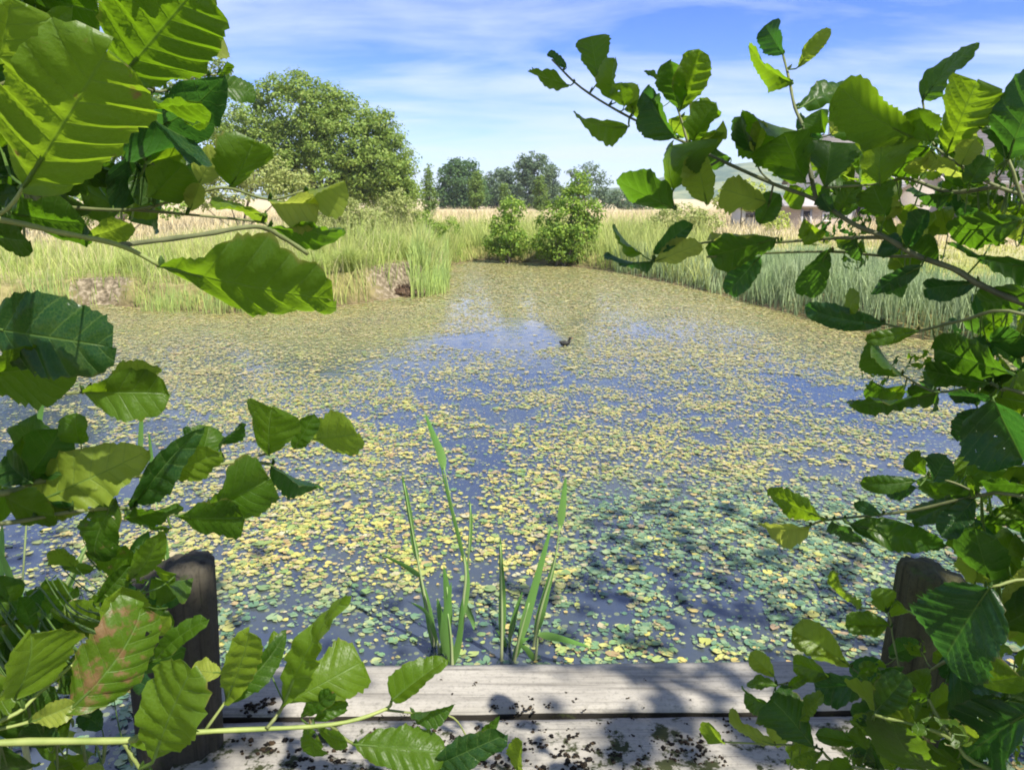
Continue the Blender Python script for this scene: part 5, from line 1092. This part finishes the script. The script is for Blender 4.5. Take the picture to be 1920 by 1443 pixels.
# ------------------------------------------------------------------ unseen alder behind the camera, crown shaped to place the shade
def shade_tree():
    rng = np.random.default_rng(77); n = 130000; zt = rng.uniform(3.6, 6.2, n)
    gx_ = rng.uniform(-7, 8, n); gy_ = rng.uniform(-5, 9, n); z0 = -.1
    C = np.stack([gx_, gy_, np.full(n, z0)], -1) + SUN * ((zt - z0) / SUN[2])[:, None]
    px, py, d = to_px(np.stack([gx_, gy_, np.full(n, z0)], -1))
    inframe = (d > .5)
    nz = fbm(gx_ * 1.6, gy_ * 1.6 + 5, 3)
    # how much of each spot of ground the crown shades
    edge_y = np.interp(px, [-800, 0, 300, 520, 640, 900, 1020, 1120, 1300, 1500, 1700, 2400], [960, 980, 1040, 1075, 1130, 1120, 1010, 920, 880, 930, 1000, 960])
    sh = smst(-90, 120, py - edge_y + 200 * (nz - .5))
    sh = np.where(d > .5, sh, 1.0); sh = np.where(gy_ < 2.5, .74, sh)
    sh = np.where((gy_ < 3.0) & (gy_ > 1.55) & (gx_ > -1.0) & (gx_ < .12 + .25 * (nz - .5)), .22, sh); sh = np.where((gy_ < 3.0) & (gy_ > 1.55) & (gx_ >= .12), np.maximum(sh, .95), sh)
    fine = np.where(gy_ < 2.6, fbm(gx_ * 11, gy_ * 11, 2), fbm(gx_ * 6.5, gy_ * 6.5, 2))
    big = fbm(gx_ * 4.2 + 3, gy_ * 4.2, 2); lf_ = (gy_ < 2.7) & ((gx_ < -.55) | ((gx_ > .12) & (gy_ < 1.9)))
    sh = np.where(lf_, sh * smst(.44, .52, big) * 1.3, sh)
    solid = (np.hypot(gx_ + 1.07, gy_ - 2.2) < .30) | (np.hypot(gx_ - 1.07, gy_ - 2.42) < .26)  # dense leaf patches added to keep both posts in shade
    pr = sh * np.where(gy_ < 2.6, smst(.40, .52, fine) * .9, smst(.2, .4, fine)) * np.where(gy_ >= 2.6, .12, np.where(gx_ > .1, .72, .5))
    vis = (C[:, 1] > 2.0) & (to_px(C)[1] > -60)
    pr = np.where(solid, 1.0, pr); k = (rng.random(n) < pr * .95) & ~vis
    # gaps cut in the crown to put sun flecks on chosen leaves
    for (fx, fy, fd, fr) in [(82, 268, .43, .020), (100, 210, .435, .016), (470, 485, .46, .020), (322, 1322, .625, .014), (60, 1262, .61, .05), (590, 1235, .67, .016), (460, 1235, .66, .018), (400, 985, .7, .018), (150, 935, .67, .028), (1660, 215, .92, .05), (1645, 295, .93, .05), (1765, 310, .84, .04), (1440, 1000, 1.0, .03), (1650, 1340, .94, .04), (230, 705, .6, .02)]:
        q = C - P(fx, fy, fd); t_ = q @ SUN; k &= ~(np.linalg.norm(q - t_[:, None] * SUN, axis=1) < fr + .03)
    C = C[k]
    Nn = SUN[None, :] * .9 + rng.normal(0, .55, (len(C), 3)); Nn /= np.linalg.norm(Nn, axis=1)[:, None]
    base = np.array([2.6, -4.2, gz1(2.6, -4.2)])
    root = empty('alder_tree', base, 'tall alder tree standing behind the viewer and shading the near water', 'tree')
    link('crown', card_mesh('crown', C, Nn, .075, rng), MT_ALDER, root)
    g = Geo(); top = base + np.array([.3, 1.2, 6.2]); ln = smooth_line([base + np.array([0, 0, -.2]), base + np.array([.1, .1, 2.0]), base + np.array([.1, .6, 4]), top], 5)
    V, f = tube(ln, np.linspace(.16, .04, len(ln)), 10); g.add(V, f)
    for j in range(16):
        c = C[int(rng.integers(len(C)))]; a = ln[int(rng.integers(6, len(ln) - 2))]; l2 = smooth_line([a, a * .5 + c * .5 + np.array([0, 0, .15]), c], 4); V, f = tube(l2, np.linspace(.014, .004, len(l2)), 6); g.add(V, f)
    link('trunk', g.mesh('trunk', True), MAT_BARK, root)
shade_tree()

# ------------------------------------------------------------------ light and sky
sun_d = bpy.data.lights.new('sun', 'SUN'); sun_d.energy = 3.7; sun_d.angle = R(.53); sun_d.color = (1, .95, .86)
sun_o = bpy.data.objects.new('sun', sun_d); COL.objects.link(sun_o)
sun_o.rotation_euler = Vector(SUN).to_track_quat('Z', 'Y').to_euler(); sun_o.location = (5, -6, 9)
w = bpy.data.worlds.new('World'); SC.world = w; w.use_nodes = True; nt = w.node_tree; nt.nodes.clear()
def WN(t): return nt.nodes.new(t)
def WL(a, b): nt.links.new(a, b)
out = WN('ShaderNodeOutputWorld'); bg = WN('ShaderNodeBackground'); bg.inputs['Strength'].default_value = .106
sky = WN('ShaderNodeTexSky'); sky.sky_type = 'NISHITA'; sky.sun_disc = False; sky.sun_elevation = SUN_EL; sky.sun_rotation = SUN_AZ
sky.altitude = 50; sky.air_density = .75; sky.dust_density = .0; sky.ozone_density = 5.0
tc = WN('ShaderNodeTexCoord'); sep = WN('ShaderNodeSeparateXYZ'); WL(tc.outputs['Generated'], sep.inputs[0])
def wm_(op, a, b=None, clamp=False):
    n = WN('ShaderNodeMath'); n.operation = op; n.use_clamp = clamp
    for i, v in enumerate((a, b)):
        if v is None: continue
        if isinstance(v, bpy.types.NodeSocket): WL(v, n.inputs[i])
        else: n.inputs[i].default_value = v
    return n.outputs[0]
# a layer of thin cloud: the direction projected on a level sheet overhead
zc = wm_('MAXIMUM', wm_('ADD', sep.outputs[2], .10), .05)
cx_ = wm_('DIVIDE', sep.outputs[0], zc); cy_ = wm_('DIVIDE', sep.outputs[1], zc)
cmb = WN('ShaderNodeCombineXYZ'); WL(cx_, cmb.inputs[0]); WL(cy_, cmb.inputs[1])
def wnoise(scale, stretch, rotz, detail=6, rough=.6, dist=.6):
    mp = WN('ShaderNodeMapping'); mp.inputs['Scale'].default_value = stretch; mp.inputs['Rotation'].default_value = (0, 0, rotz); WL(cmb.outputs[0], mp.inputs[0])
    n = WN('ShaderNodeTexNoise'); n.inputs['Scale'].default_value = scale; n.inputs['Detail'].default_value = detail; n.inputs['Roughness'].default_value = rough; n.inputs['Distortion'].default_value = dist
    WL(mp.outputs[0], n.inputs['Vector']); return n.outputs[0]
n1 = wnoise(.42, (1, 1.3, 1), R(-20), 6, .55, .3); n2 = wnoise(1.3, (.7, 1.5, 1), R(40), 7, .6, .5)
cl = wm_('ADD', wm_('MULTIPLY', n1, .6), wm_('MULTIPLY', n2, .4))
cl = wm_('MULTIPLY', wm_('SUBTRACT', cl, .40), 4.8, True)
mx = WN('ShaderNodeMix'); mx.data_type = 'RGBA'; WL(wm_('MULTIPLY', cl, .8), mx.inputs[0]); mx.inputs[7].default_value = (3.3, 3.7, 4.4, 1)
hs = WN('ShaderNodeHueSaturation'); hs.inputs['Saturation'].default_value = 1.32; hs.inputs['Value'].default_value = .74; hs.inputs['Hue'].default_value = .522
WL(sky.outputs[0], hs.inputs['Color']); WL(hs.outputs[0], mx.inputs[6]); WL(mx.outputs[2], bg.inputs[0]); WL(bg.outputs[0], out.inputs[0])

# ------------------------------------------------------------------ air
g = Geo(); g.box(-3600, 3600, -3600, 3600, -7, 90)
hm = bpy.data.materials.new('haze'); hm.use_nodes = True; ht = hm.node_tree; ht.nodes.clear()
ho = ht.nodes.new('ShaderNodeOutputMaterial'); hv = ht.nodes.new('ShaderNodeVolumePrincipled')
hv.inputs['Color'].default_value = (.80, .88, 1, 1); hv.inputs['Density'].default_value = .00042; ht.links.new(hv.outputs[0], ho.inputs['Volume'])
tag(link('haze', g.mesh('haze'), hm), kind='stuff')

# ------------------------------------------------------------------ render settings
SC.view_settings.view_transform = 'Standard'; SC.view_settings.look = 'None'; SC.view_settings.exposure = 1.45; SC.view_settings.gamma = 1
SC.render.engine = 'CYCLES'
SC.cycles.max_bounces = 8; SC.cycles.transparent_max_bounces = 12; SC.cycles.use_denoising = True
SC.cycles.filter_width = 1.9
